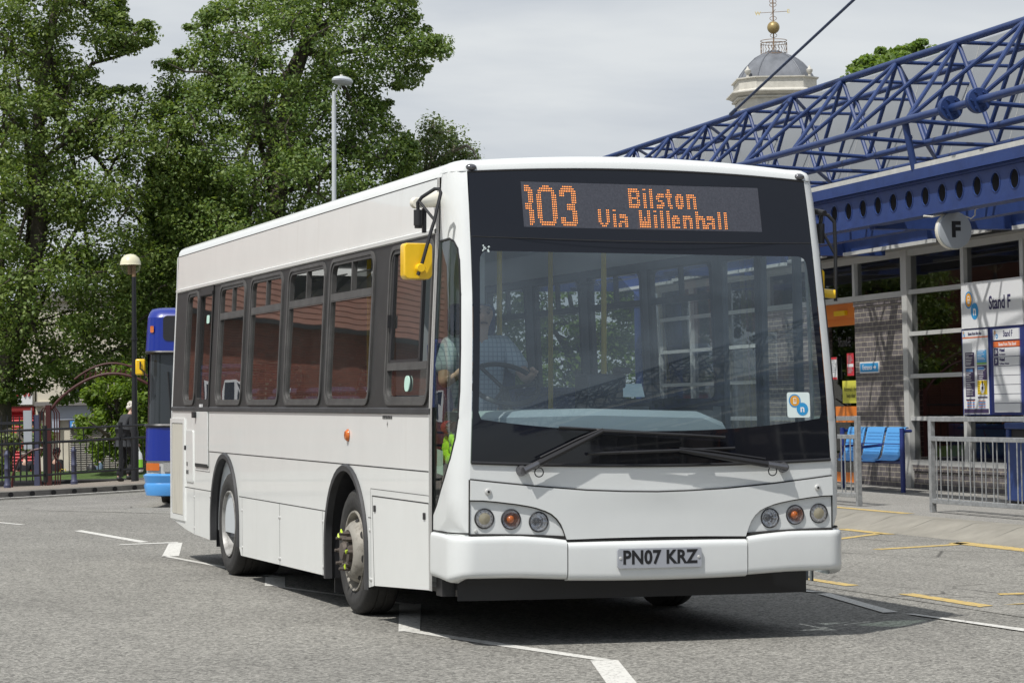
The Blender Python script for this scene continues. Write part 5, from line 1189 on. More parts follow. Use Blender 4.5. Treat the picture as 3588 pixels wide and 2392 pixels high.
for (x0,c) in ((-.28,7),(.07,7)):
    for z in (.03,.01) if x0<0 else (.055,.035): rc(x0,x0+.2,z-.013,z,7,-.0045)
for x0 in (-.28,-.20,-.11,.08,.14,.22): 
    z=-.405
    for j in range(8): rc(x0,x0+.06,z-.009,z,7 if j%3 else 6,-.003); z-=.013
m.build('poster',[PUR,SKY_,YEL,GRN,M['white_ink'],M['ink'],ORR,PBL],t,smooth=0)
m=MB(); text_add(m,'Buses from this stop',.062,lambda x,y,z:(0+x,-.003-z,.515+y),sx=.8,ex=.0005,off=.001); m.build('lettering',M['navy_ink'],t,smooth=0)
m=MB(); netmark(m,lambda x,y,o:(x,-.002-o,y),(-.345,.535),.022,(-.325,.495),.022,.035); m.build('network_mark',[BLU,ORG,WHT],t,smooth=0)
t=onstand('departure_board','navy framed Stand F list of routes 334 and 39 to Walsall','notice case',3.26,-.06,1.665)
m=MB(); m.box(-.505,.52,.005,.05,-.60,.60); m.build('case_frame',M['benchnavy'],t)
m=MB()
zs=[.545,.385]+[.305-.1275*i for i in range(8)]
def slat(z0,z1,i): m.mat(i); m.box(-.375,.37,-.012,.006,z0,z1); m.mat(0)
slat(.405,.55,0); slat(.31,.385,1)
for i in range(7): slat(.30-.1245*(i+1)+.008,.30-.1245*i,0)
m.build('route_slat',[M['signwhite'],ORR],t,smooth=0)
m=MB(); m.box(-.36,-.225,-.014,-.012,.19,.295); m.box(-.36,-.225,-.014,-.012,.065,.17); m.build('route_number_box',M['navy_ink'],t)
m=MB()
for s,z in (('334',.243),('39',.118)): text_add(m,s,.075,lambda x,y,zz:(-.292+x,-.0145-zz,z+y),sx=.7,ex=.0005,off=.002)
text_add(m,'Buses From This Stand',.064,lambda x,y,zz:(.04+x,-.0125-zz,.345+y),sx=.86,ex=.0005,off=.001); m.build('white_lettering',M['white_ink'],t,smooth=0)
m=MB(); text_add(m,'Stand F',.115,lambda x,y,zz:(.06+x,-.0125-zz,.482+y),sx=.8,ex=.0005,off=.003)
for z,s in ((.265,'Via Darlaston'),(.14,'Via Bilston, Darlaston')):
    text_add(m,'Walsall',.060,lambda x,y,zz:(-.20+x,-.0125-zz,z+y),sx=.9,ex=.0005,off=.003,align='LEFT'); text_add(m,s,.036,lambda x,y,zz:(-.20+x,-.0125-zz,z-.055+y),sx=.9,ex=.0005,off=.001,align='LEFT')
m.build('dark_lettering',M['navy_ink'],t,smooth=0)
m=MB(); netmark(m,lambda x,y,o:(x,-.0125-o,y),(-.315,.505),.034,(-.26,.455),.033,.055); m.build('network_mark',[BLU,ORG,WHT],t,smooth=0)
t=onstand('entrance_sign','small blue Entrance sign fixed on the grey brick pier','sign',-1.375,-.015,1.785)
m=MB(); m.box(-.355,.355,0,.012,-.085,.085); m.build('plate',M['signwhite'],t); m=MB(); m.quad((-.335,-.002,-.065),(.335,-.002,-.065),(.335,-.002,.065),(-.335,-.002,.065)); m.build('blue_panel',BLU,t)
m=MB(); text_add(m,'Entrance',.105,lambda x,y,z:(-.07+x,-.003-z,y),sx=.95,ex=.0005,off=.002); m.add([(.15+x,-.0035,z) for x,z in ((0,-.01),(.06,-.01),(.06,-.035),(.115,.0),(.06,.035),(.06,.01),(0,.01))],[tuple(range(7))]); m.build('lettering',WHT,t,smooth=0)
t=onstand('door_notice','yellow Automatic door keep clear notice on the entrance glass','notice',-2.42,.128,1.425)
m=MB(); m.box(-.33,.33,0,.004,-.175,.175); m.build('sheet',mat('pale_yellow_notice',(.66,.64,.08),.5),t); m=MB(); text_add(m,'Automatic door',.095,lambda x,y,z:(x,-.002-z,.04+y),sx=.85,ex=.0005); text_add(m,'keep clear',.095,lambda x,y,z:(x,-.002-z,-.06+y),sx=.85,ex=.0005); m.build('lettering',M['ink'],t,smooth=0)
for X,Z,rd_,lab in ((-3.08,1.80,False,'white paper notice with red top and bottom bands on the door glass'),(-2.42,1.85,True,'red paper notice beside the brick pier on the door glass')):
    t=onstand('door_notice',lab,'notice',X,.128,Z)
    m=MB(); m.box(-.13,.13,0,.004,-.175,.175); m.build('sheet',RED if rd_ else M['signwhite'],t); m=MB(); 
    if rd_: m.mat(0); m.quad((-.11,-.002,-.04),(.12,-.002,-.04),(.12,-.002,.01),(-.11,-.002,.01))
    else: m.mat(1); m.quad((-.13,-.002,.14),(.13,-.002,.14),(.13,-.002,.175),(-.13,-.002,.175)); m.quad((-.13,-.002,-.175),(.13,-.002,-.175),(.13,-.002,-.14),(-.13,-.002,-.14))
    m.mat(2)
    for i in range(7): z=.12-.03*i-(.07 if rd_ and i>3 else 0); m.quad((-.10,-.0025,z),(.04+.05*(i%3)/2,-.0025,z),(.04+.05*(i%3)/2,-.0025,z+.012),(-.10,-.0025,z+.012))
    m.build('printing',[M['signwhite'],RED,M['discgrey']],t,smooth=0)
t=onstand('door_lettering','dark Stand E lettering across the upper entrance glass','sign',-2.72,.164,2.20); m=MB(); text_add(m,'Stand E',.2,lambda x,y,z:(x,-.002-z,y),sx=.85,ex=.001,off=.004); m.build('lettering',M['ink'],t,smooth=0)
# round F sign on a bracket
t=onstand('round_stand_sign','round illuminated drum sign with the letter F hung below the blue canopy','sign',7.22,-2.70,3.24)
Rz=Matrix.Rotation(PI/2+.08,3,'Z')
def dpt(x,y,z): return tuple(Rz@Vector((x,y,z)))
m=MB(); m.lathe([(0,-.055),(.195,-.055),(.212,-.05),(.215,-.04),(.215,-.02)],(0,0,0),40,'Y',Rz); m.build('sign_face',M['discgrey'],t)
m=MB(); m.lathe([(.21,-.02),(.222,-.015),(.222,.0),(.215,.004),(.215,.05),(.20,.07),(0,.07)],(0,0,0),40,'Y',Rz); m.build('drum',M['cream'],t)
m=MB(); text_add(m,'F',.24,lambda x,y,z:dpt(x,-.0575-z,y),sx=1.05,ex=.001,off=.012); m.build('lettering',M['ink'],t,smooth=0)
m=MB(); m.tube([dpt(-.05,.03,.20),dpt(-.25,.05,.16),dpt(-.35,.06,.17)],.012,6); m.tube([dpt(.1,.02,.19),dpt(.25,.02,.14),dpt(.3,.02,.18),dpt(.31,.02,.27)],.008,6); m.tube([dpt(.31,.0,.26),dpt(.31,.02,.33)],.045,14); m.box(-.08,.08,-.03,.03,.2,.3); m.build('bracket',M['cream'],t)
# bench of three seats
M['hole']=mat('seat_perforation_blue',(.045,.17,.42),.6)
t=onstand('waiting_bench','navy framed bench with three perforated sky blue seats before the brick pier','bench',.78,-.90,0)
m=MB()
for x in (-1.02,1.06): m.tube([(x,-.06,0),(x,-.06,.90)],.035,10)
m.tube([(-1.02,-.06,.44),(1.06,-.06,.44)],.032,10); m.tube([(-1.02,-.03,.68),(1.06,-.03,.68)],.010,6); m.tube([(-1.02,-.06,.86),(-1.02,.07,.86),(1.06,.07,.86),(1.06,-.06,.86)],.022,10)
m.build('frame',M['benchnavy'],t)
for x in (-.66,.02,.70):
    m=MB(); pr=[(.06,.90),(.055,.915),(.02,.905),(.0,.84),(-.05,.62),(-.075,.52),(-.11,.472),(-.17,.455),(-.40,.468),(-.44,.465),(-.46,.45)]
    m.grid([[(x+s,y,z) for s in (-.30,-.1,.1,.30)] for y,z in pr]); m.grid([[(x+s,y+.012,z-.006) for s in (-.30,.30)] for y,z in pr]); m.mat(1); h=m
    for i in range(12):
        for j in range(7):
            zz_=.84-.045*j-(.0); yy=interp(zz_,[(.52,-.075),(.62,-.05),(.84,0)])-.004; xx=x-.235+i*.043
            if j==3: continue
            h.add([(xx,yy,zz_),(xx+.022,yy,zz_),(xx+.022,yy-.002,zz_-.014),(xx,yy-.002,zz_-.014)],[(0,3,2,1)])
    m.mat(0); m.build('seat',[M['benchblue'],M['hole']],t,smooth=50)
for x in (-.33,.36):
    m=MB(); m.tube([(x,-.06,.44),(x,-.34,.44),(x,-.40,.50),(x,-.36,.64),(x,-.06,.66)],.02,8); m.build('armrest',M['benchnavy'],t)
# litter bin
t=onstand('litter_bin','tall navy litter bin with a dark slot behind the grey railing','bin',6.25,-1.15,0)
m=MB(); m.box(-.33,.33,-.30,.28,.05,.78); m.box(-.33,-.25,-.30,.28,.78,.92); m.box(.25,.33,-.30,.28,.78,.92); m.box(-.34,.34,-.31,.29,.92,1.0); m.build('bin_body',M['navy'],t,bevel=.015); m=MB(); m.box(-.25,.25,-.26,.25,.78,.92); m.build('bin_slot',M['seam'],t); m=MB(); m.box(-.29,.29,-.27,.25,0,.05); m.build('bin_base',M['seam'],t)
# pedestrian railings
def railing(label,p0,p1,np_=2):
    a=Vector((*p0,.148)); b=Vector((*p1,.148)); Ln=(b-a).length; t=thing('pedestrian_railing',label,'railing',a,math.atan2(b.y-a.y,b.x-a.x),'galvanised railings along the platform edge')
    for i in range(np_+1):
        x=Ln*i/np_; m=MB(); m.box(x-.03,x+.03,-.03,.03,0,1.08); m.build('post',M['galv'],t,bevel=.004)
    for i in range(np_):
        x0,x1=Ln*i/np_+.03,Ln*(i+1)/np_-.03
        for z in (1.05,.83,.13):
            m=MB(); m.box(x0,x1,-.026,.026,z-.026,z+.026); m.build('rail',M['galv'],t,bevel=.004)
        n=int((x1-x0)/.245)
        for j in range(n):
            x=x0+(j+.5)*(x1-x0)/n
            for o in (-.024,.024):
                m=MB(); m.tube([(x,o,.14),(x,o,.82)],.008,6,cap=False); m.build('bar',M['galv'],t)
    return t
railing('galvanised railing running off past the litter bin on the platform edge',(8.0,11.86),(7.95,6.0),2)
railing('galvanised railing whose end post stands in front of the bench',(7.93,13.6),(7.9,19.2),2)
# platform edge yellow line handled with the ground; stay cable and its mast
CB=B0+BF@Vector((-1.0,-2.3,5.55)); CT=B0+BF@Vector((13.0,-2.3,8.45))
t=thing('stay_cable','dark blue steel stay rod slanting up from the roof truss across the sky','cable',CB,town=False)
m=MB(); m.tube([(0,0,0),CT-CB],.020,8); m.tube([(0,0,0),(CT-CB)*.015],.03,8); m.build('rod',mat('dark_blue_rod',(.035,.055,.11),.4),t)
t=thing('stay_mast','tall blue steel mast carrying the roof stay rod','mast',B0+BF@Vector((13.0,-2.3,0)),rot=BF); m=MB(); m.tube([(0,0,0),(0,0,8.6)],.13,14); m.build('mast_tube',M['tube'],t); m=MB(); m.lathe([(.13,8.58),(.15,8.6),(.1,8.66),(0,8.68)],(0,0,0),14); m.build('mast_cap',M['tube'],t)
# ---------------------------------------------------------------- left background
def at(r,d,dz=0.): x,y=rd(r,d); return (x,y,gz(x,y)+dz)
AZ=math.atan2(rh.y,rh.x)       # street grid: local x runs to the right of the view, y away
# guard fence behind the drain kerb
FT=list(np.arange(-9.9,9.0,1.9))
fdir=rh*KD[0]+fh*KD[1]; frz=math.atan2(fdir.y,fdir.x)
for i,(a,b) in enumerate(zip(FT,FT[1:])):
    p=kp(a+.4,.86); q=kp(b+.4,.86); p=Vector((p[0],p[1],p[2]+.12)); q=Vector((q[0],q[1],q[2]+.12)); sl=q.z-p.z
    if i==0: t=thing('guard_fence','long black pedestrian guard fence behind the drain kerb','fence',p,frz)
    o=(p-Vector(t.location)); Rl=Matrix.Rotation(-frz,3,'Z'); o=Rl@o
    m=MB(); m.box(o.x-.028,o.x+.028,o.y-.028,o.y+.028,o.z,o.z+1.0); m.build('post',M['fence'],t)
    for z in (.93,.70,.13):
        m=MB(); m.tube([(o.x,o.y,o.z+z),(o.x+1.9,o.y,o.z+z+sl)],.022 if z!=.70 else .026,6); m.build('rail',M['fence'],t)
    m=MB()
    for j in range(1,13): x=o.x+j*1.9/13; m.tube([(x,o.y,o.z+.13+sl*j/13),(x,o.y,o.z+.70+sl*j/13)],.009,5,cap=False)
    x=o.x+.95; m.tube([(x,o.y,o.z+.7),(x,o.y,o.z+.93)],.012,5); m.build('bar',M['fence'],t)
# globe lamp
t=thing('globe_lamp_post','black lamp post with a cream topped globe beside the white haired man','street lamp',at(-7.44,49.2,.11),AZ,tilt=.45)
m=MB(); m.tube([(0,0,0),(0,0,1.0)],.075,14); m.tube([(0,0,1.0),(0,0,4.05)],[.06,.042],12)
for z in (1.0,2.1,2.8): m.tube([(0,0,z),(0,0,z+.05)],.066,12)
m.build('pole',M['fence'],t); m=MB(); m.lathe([(.0,.21),(.10,.19),(.175,.125),(.205,.04),(.21,0),(.215,-.01),(.20,-.012)],(-.08,.1,4.30),28); m.build('globe_shade',M['globe_top'],t)
m=MB(); m.lathe([(.205,-.012),(.20,-.07),(.16,-.14),(.09,-.19),(.04,-.2)],(-.08,.1,4.30),28); m.build('globe_bowl',M['globe_low'],t); m=MB(); m.tube([(0,0,4.0),(0,.02,4.3)],.04,10); m.tube([(-.08,.1,4.1),(-.08,.1,4.28)],.06,10); m.build('lamp_neck',M['rust'],t)
# tall grey column lamp behind the bus
t=thing('street_lamp','tall pale grey street lamp rising behind the white bus roof','street lamp',at((1172-1794)/8729*54,54,0),AZ,tilt=.1)
zt=lambda y,d:1.383+(1412.5-y)/8729*d-gz(*rd((1168-1794)/8729*54,54))
m=MB(); m.tube([(0,0,0),(0,0,2)],.09,14); m.tube([(0,0,2),(0,0,zt(368,54))],.049,14); m.tube([(0,0,zt(368,54)),(0,0,zt(318,54))],.042,12); m.build('pole',M['lampgrey'],t)
m=MB(); m.tube([(.0,0,zt(340,54)),(.02,-.01,zt(325,54)),(.10,-.05,zt(305,54)),(.16,-.08,zt(290,54))],.022,8); m.build('lamp_arm',M['lampgrey'],t)
zc=zt(283,54); m=MB(); Rl=Matrix.Rotation(-.35,3,'Z')
ou=[(.02,.05,.0),(.06,-.06,-.02)]
prof=[(0,.10),(.08,.095),(.16,.065),(.195,.015),(.19,-.02)]
o0=len(m.v); m.lathe(prof,(0,0,0),20); m.v[o0:]=[tuple(Rl@Vector((x*1.0,y*1.9,z+.0*y))) for x,y,z in m.v[o0:]]; m.v[o0:]=[(x+.19,y-.1,z+zc) for x,y,z in m.v[o0:]]; m.build('lamp_head',M['lampgrey'],t)
m=MB(); m.lathe([(.19,-.02),(.15,-.07),(.08,-.085),(0,-.09)],(0,0,0),20); m.v[:]=[tuple(Rl@Vector((x*1.0,y*1.9,z))) for x,y,z in m.v]; m.v[:]=[(x+.19,y-.1,z+zc) for x,y,z in m.v]; m.build('lamp_glass',M['discgrey'],t)
m=MB(); m.lathe([(.035,0),(.035,.04),(0,.045)],(.17,-.1,zc+.095),10); m.build('photocell',M['cream'],t)
# bollards
for i,(r,lab) in enumerate(((-10.12,'slate blue bollard at the left edge below the hanging leaves'),(-8.78,'slate blue bollard right of the red arch post'))):
    if i==0:
        t=thing('bollard',lab,'bollard',at(r,50,.11),AZ,'slate blue bollards on the footpath'); m=MB(); m.lathe([(.07,0),(.072,.08),(.055,.1),(.052,.38),(.06,.39),(.06,.42),(.052,.43),(.05,.66),(.058,.67),(.058,.70),(.045,.72),(.03,.76),(0,.775)],(0,0,0),18); m.build('post',M['bollard'],t)
    else:
        c=copy_tree(t); c.location=at(r,50,.11); c['label']=lab
# red iron arch
t=thing('iron_arch','rust red ironwork arch over the park entrance','arch',at(-9.46,51,.05),AZ)
W2=1.32
m=MB(); 
for x in (0,2*W2): m.box(x-.05,x+.05,-.05,.05,0,1.72)
m.build('post',M['redpaint'],t)
def arc(h,x0,x1,z0,n=20): return [(x0+(x1-x0)*i/n,0,z0+h*math.sin(PI*i/n)**.8) for i in range(n+1)]
m=MB(); m.tube(arc(.72,0.05,2*W2-.05,1.62),.03,8); m.tube(arc(.52,.35,2*W2-.35,2.03)[2:-2],.022,8)
for i in range(12):
    x=.75+i*(2*W2-1.5)/11; zl=2.36+.0*i-.18*abs(x-W2); m.tube([(x,0,zl-.06),(x+.02,0,zl+.11)],.012,5); m.tube([(x,0,zl+.02),(x+.06,0,zl+.08)],.010,5)
m.build('arch_bar',M['redpaint'],t)
m=MB()
for s in (0,2*W2):
    for j,dx in enumerate((-.17,-.10,.12,.17,.22)):
        m.tube([(s,0,1.66),(s+dx*.6,0,1.68),(s+dx,0,1.55),(s+dx,0,1.0-.06*j),(s+dx*.7,0,.85-.06*j),(s+dx*1.1,0,.7-.05*j),(s+dx,0,.1),(s+dx*.4,0,.02)],.013,6)
m.tube([(-.02,0,.86),(-.35,0,.80),(-.62,0,.62),(-.75,0,.3),(-.77,0,0)],.025,6); build_each(m,'scroll_bar',M['redpaint'],t)
# tall spiked railing with a blue post on the far left
t=thing('spiked_railing','tall spiked black railing with a slate blue end post on the far left','railing',at(-9.82,51.6,.05),AZ)
m=MB(); m.box(-.055,.055,-.055,.055,0,1.55); m.build('post',M['bollard'],t)
m=MB(); m.box(-1.8,-.05,-.02,.02,1.36,1.42); m.box(-1.8,-.05,-.02,.02,.12,.17); m.build('rail',M['fence'],t)
m=MB()
for i in range(14): x=-.1-i*.126; m.tube([(x,0,.1),(x,0,1.47),(x,0,1.55)],[.013,.013,.004],6)
m.build('paling',M['fence'],t)
# grass mound with a dark edging
mb=MB(); rows=[]
for d,z in ((52.6,.02),(53.6,.10),(54.4,.17),(56,.26),(58,.30),(59.5,.24),(61,.0),(62,-.4)):
    rows.append([(lambda p:(p[0],p[1],p[2]+z-(0 if d<59 else 0)))(at(r,d)) for r in np.arange(-16,2,.5)])
mb.grid(rows); o=mb.build('grass',M['grass']); o['kind']='stuff'
t=thing('low_edging_wall','long low dark edging wall in front of the grass bank','wall',at(-9,52.4,0),AZ); m=MB(); m.box(-7,11,-.1,.1,-.3,.17); m.box(-7,11,-.13,.13,.17,.20); m.build('wall_body',mat('dark_edging_stone',(.05,.05,.05),.9,var=(4,.3)),t)
# people
P_el=dict(spine=(0,.02,1.13),chest=(0,.06,1.32),neck=(0,.13,1.46),hbase=(0,.17,1.53),head=(0,.205,1.60),top=(0,.215,1.67),shL=(-.18,.08,1.41),shR=(.18,.08,1.41),elL=(-.24,.02,1.13),elR=(.235,.07,1.13),wrL=(-.23,.06,.89),wrR=(.25,.16,.88),haL=(-.23,.07,.81),haR=(.25,.175,.80),
 knL=(-.09,.02,.49),anL=(-.09,-.14,.10),toL=(-.09,0,.035),knR=(.10,.16,.50),anR=(.10,.0,.13),toR=(.10,.14,.07),look=(0,1,-.15))
et,J,k=person('white haired elderly man in a dark coat walking away with a carrier bag',at(-7.80,50.3,.11),AZ-.95,1.62,P_el,M['coat'],M['trousers'],M['hairwhite'],coat=True)
hb=et.matrix_basis@Vector(J['haR'])
t=thing('carrier_bag','white and green plastic carrier bag held by the white haired man','bag',(hb.x,hb.y,hb.z-.04),AZ)
m=MB(); m.tube([(-.01,0,.04),(-.05,0,-.1)],.008,5); m.tube([(.01,0,.04),(.05,0,-.1)],.008,5); m.build('handle',M['bag'],t)
m=MB(); m.lathe([(.05,-.08),(.09,-.14),(.11,-.3),(.12,-.45),(.10,-.5),(0,-.51)],(0,0,0),12); m.v[:]=[(x*1.0,y*.5,z) for x,y,z in m.v]; m.build('bag_body',M['bag'],t); m=MB(); m.lathe([(.112,-.25),(.124,-.44)],(0,0,0),12); m.v[:]=[(x*1.0,y*.5,z) for x,y,z in m.v]; m.build('bag_print',M['baggreen'],t)
person('grey haired person in a dark shirt standing beyond the grass before the red shutter',at((92-1794)/8729*66,66),AZ+.2,1.66,{},M['tshirt'],M['trousers'],M['hairgrey'],shortsleeve=True)
p3,J3,k3=person('person in black with dark hair carrying a yellow bag beyond the grass bank',at((202-1794)/8729*66,66),AZ-.6,1.70,dict(elL=(-.22,-.1,1.15)),M['trousers'],M['trousers'],M['ink'])
t=thing('yellow_bag','bright yellow bag carried by the person in black','bag',at((232-1794)/8729*66,65.6,.62),AZ); m=MB(); m.sphere((0,0,.17),.19,14,(1,.6,1.1)); m.build('bag_body',M['yellowbag'],t); m=MB(); m.tube([(-.1,0,.3),(-.06,0,.5),(.06,0,.5),(.1,0,.3)],.012,6); m.build('strap',M['yellowbag'],t)
p4,J4,k4=person('bald man in a denim jacket with a rucksack walking beyond the grass bank',at((352-1794)/8729*66,66),AZ-1.2,1.62,{},M['denim'],M['trousers'],None)
t=thing('rucksack','black rucksack on the back of the bald man in denim','rucksack',p4.matrix_basis@Vector((0,-.21,1.12)),AZ-1.2); m=MB(); m.sphere((0,0,0),.19,14,(.85,.7,1.25)); m.build('bag_body',M['shoe'],t); m=MB(); m.tube([(-.1,.12,.2),(-.1,.25,.22),(-.1,.2,-.1)],.015,6); m.tube([(.1,.12,.2),(.1,.25,.22),(.1,.2,-.1)],.015,6); m.build('strap',M['shoe'],t)
# shops beyond
D7=74; zz7=lambda y:1.383+(1412.5-y)/8729*D7-gz(*rd(-12,D7)); rr7=lambda x:(x-1794)/8729*D7
t=thing('red_shutter_shop','shop with a closed red roller shutter under a white fascia at the far left','building',at(rr7(130),D7),AZ)
W0=rr7(-260)-rr7(130)
m=MB(); m.box(W0,0,.1,7,0,zz7(1419)); m.box(W0,0,-.05,7,zz7(1419),zz7(1318)); m.box(W0,0,.1,7,zz7(1318),6.2); m.build('wall',M['render'],t)
m=MB(); m.box(W0+.1,-.05,-.15,-.05,zz7(1414),zz7(1322)); m.build('fascia_board',M['signwhite'],t)
m=MB(); n_=36
for i in range(n_): z0=zz7(1422)*i/n_; h_=zz7(1422)/n_; m.grid([[(x,y,z0+h_*q) for x in (W0+.2,-.02)] for y,q in ((.02,0),(-.02,.5),(.02,1))])
m.build('roller_shutter',M['red_shutter'],t); m=MB(); m.box(W0+.1,-.02,-.1,.05,zz7(1437),zz7(1420)); m.build('shutter_box',mat('dark_red_box',(.25,.02,.02),.5),t)
m=MB(); 
for i,x in enumerate((-.95,-.75,-.5,-.28,-.15)): m.tube([(x,-.16,zz7(1385)),(x+.07,-.16,zz7(1365)),(x+.02,-.16,zz7(1350))],.035,6)
m.build('fascia_lettering',RED,t)
t=thing('cream_shop_building','two storey cream shop building with closed beige shutters and small blue sign','building',at(rr7(135),D7),AZ)
W1=rr7(1100)-rr7(135)
m=MB(); m.box(0,W1,.0,8,zz7(1405),6.6); m.box(0,rr7(180)-rr7(135),-.12,8,0,zz7(1405)); m.box(rr7(520)-rr7(135),W1,-.1,8,0,zz7(1405)); m.box(0,W1,.12,8,0,zz7(1405)); m.build('wall',M['render'],t)
m=MB(); m.box(-.02,W1,-.22,0,zz7(1420),zz7(1406)); m.box(-.02,W1,-.15,0,6.4,6.7); m.build('cornice',mat('grey_cornice',(.20,.19,.18),.8),t)
X=lambda x:rr7(x)-rr7(135)
m=MB(); m.box(X(182),X(900),-.03,.1,zz7(1470),zz7(1422)); m.build('fascia_board',M['fascia_blue'],t)
m=MB(); m.box(X(250),X(360),-.1,.1,zz7(1503),zz7(1474)); m.build('sign_box',M['navy_ink'],t); m=MB(); m.box(X(254),X(307),-.12,-.1,zz7(1497),zz7(1474)); m.build('blue_sign',M['buslight'],t)
m=MB(); m.tube([(X(262),-.13,zz7(1492)),(X(268),-.13,zz7(1478)),(X(274),-.13,zz7(1492)),(X(282),-.13,zz7(1480)),(X(290),-.13,zz7(1490)),(X(298),-.13,zz7(1480))],.03,5); m.build('sign_lettering',WHT,t)
m=MB(); n_=40; zt7=zz7(1506)
for i in range(n_): z0=zt7*i/n_; h_=zt7/n_; m.grid([[(x,y,z0+h_*q) for x in (X(250),X(520))] for y,q in ((.06,0),(.0,.55),(.06,1))])
m.build('roller_shutter',M['grey_shutter'],t)
for x0,x1 in ((250,325),(420,495),(600,675),(800,875)):
    m=MB(); m.box(X(x0),X(x1),-.03,.02,zz7(1395),zz7(1290)); w_=m.build('window',M['frame'],t); m=MB()
    for a,b in ((.06,.48),(.52,.94)):
        for c,d in ((.06,.46),(.52,.94)): xa=X(x0)+(X(x1)-X(x0))*a; xb=X(x0)+(X(x1)-X(x0))*b; za=zz7(1395)+(zz7(1290)-zz7(1395))*c; zb2=zz7(1395)+(zz7(1290)-zz7(1395))*d; m.quad((xa,-.035,za),(xb,-.035,za),(xb,-.035,zb2),(xa,-.035,zb2))
    m.build('pane',M['darkglass'],w_,smooth=0); m=MB(); m.box(X(x0)-.06,X(x1)+.06,-.12,0,zz7(1403),zz7(1396)); m.build('sill',M['render'],w_)
m=MB(); m.box(X(185),X(215),-.02,.02,zz7(1512),zz7(1470)); m.build('notice_panel',M['fascia_blue'],t)
m=MB(); m.box(X(145),X(162),-.2,-.12,zz7(1470),zz7(1438)); m.build('alarm_box',M['fence'],t)
t=thing('white_banner','narrow white vertical banner on the slate blue post','banner',at(-9.98,51.5,.55),AZ); m=MB(); m.box(-.10,.07,-.01,.01,.35,1.15); m.build('cloth',M['discgrey'],t); m=MB(); m.tube([(.07,0,.3),(.07,0,1.2)],.012,6); m.build('batten',M['galv'],t)
# ---------------------------------------------------------------- blue bus behind
zb_l=lambda y:1.383+(1412.5-y)/8729*34
bx=rd((512-1794)/8729*34,34); bz=gz(*bx)
t=thing('blue_bus','royal blue bus with a light blue bumper half hidden behind the white bus','bus',(bx[0],bx[1],bz),AZ+.05,town=False)
H=lambda y:zb_l(y)-bz
def BPX(s,z,o=0.):   # front plan with rounded corner; s metres from the left edge
    c=.22
    if s<c: a=(1-s/c)*PI/2; return (c-c*math.sin(a)-o*math.sin(a),c-c*math.cos(a)-o*math.cos(a),z)
    if s>2.4-c: a=(1-(2.4-s)/c)*PI/2; return (2.4-c+c*math.sin(a)+o*math.sin(a),c-c*math.cos(a)-o*math.cos(a),z)
    return (s,-o,z)
SS=[0,.03,.07,.12,.17,.22,.6,1.2,1.8,2.18,2.23,2.28,2.33,2.37,2.4]
def bgrid(z0,z1,o0=0.,o1=0.,tilt=0.): 
    m=MB(); m.grid([[(lambda p:(p[0],p[1]+tilt*f,p[2]))(BPX(s,z0+(z1-z0)*f,o0+(o1-o0)*f)) for s in SS] for f in (0,.25,.5,.75,1)]); return m
m=bgrid(H(1232),H(1110),.03,.0); m.grid([[(lambda p:(p[0]*(1-.02*k)+.024*k,p[1]+.03*k*k,H(1110)+dz))(BPX(s,0)) for s in SS] for k,dz in ((0,0),(1,.07),(2,.12),(4,.15),(8,.155))])
for x in (0,2.4): m.quad((x,.22,.3),(x,8,.3),(x,8,H(1100)),(x,.22,H(1100)))
m.quad((0,.2,H(1092)),(2.4,.2,H(1092)),(2.4,8,H(1092)),(0,8,H(1092))); m.quad((0,8,.3),(2.4,8,.3),(2.4,8,H(1092)),(0,8,H(1092))); m.build('body',M['busblue'],t)
m=bgrid(H(1489),H(1232),.0,-.02,.03); w_=m.build('windscreen',M['darkglass'],t)
m=MB(); m.tube([BPX(s,H(1232),.01) for s in SS],.03,6); m.tube([BPX(s,H(1489),.02) for s in SS],.028,6); m.build('windscreen_seal',M['black'],t)
m=bgrid(H(1612),H(1494),.03,.02); m.build('front_panel',M['busblue'],t)
m=bgrid(H(1657),H(1612),.01,.01); m.build('lamp_panel',M['frame'],t)
m=MB(); m.grid([[BPX(s,z,.03) for s in (.06,.11,.16,.2)] for z in (H(1646),H(1620))]); m.build('indicator',M['amber'],t); m=MB(); m.grid([[BPX(s,z,.03) for s in (.24,.36,.48)] for z in (H(1650),H(1618))]); m.build('headlight',M['chrome'],t)
m=MB(); m.grid([[BPX(s,z,o) for s in SS] for z,o in ((H(1737),-.05),(H(1733),.02),(H(1700),.05),(H(1690),.03),(H(1664),.06),(H(1657),.02))]); m.build('bumper',M['buslight'],t)
m=MB(); m.patch([rrect(.23,2.15,H(1192),H(1104),.06)],lambda x,z:(x,-.03,z),None,rim=lambda x,z:(x,.02,z)); m.build('destination_box',M['black'],t)
m=MB(); m.patch([rrect(.115,.15,H(1163),H(1140),.01)],lambda x,z:BPX(x,z,.03),None); m.build('marker_lamp',M['amber'],t)
m=MB(); m.box(-.14,-.01,-.08,.05,H(1312),H(1256)); mo_=m.build('door_mirror',M['yellow'],t,bevel=.02); m=MB(); m.tube([(-.07,-.1,H(1266)),(-.07,-.12,H(1290)),(-.02,-.1,H(1300)),(-.01,-.05,H(1330))],.012,6); m.build('mirror_arm',M['black'],mo_)
m=MB(); m.box(.4,1.1,.6,1.2,.9,H(1400)); m.build('interior_seat',M['buslight'],t)
m=MB(); m.tube([(.35,-.04,H(1485)),(.30,-.04,H(1300))],.012,6); m.build('wiper',M['black'],t)
for x in (.18,2.22): m=MB(); m.tube([(x-.12,1.9,.42),(x+.12,1.9,.42)],.42,20); m.build('wheel',M['rubber'],t)
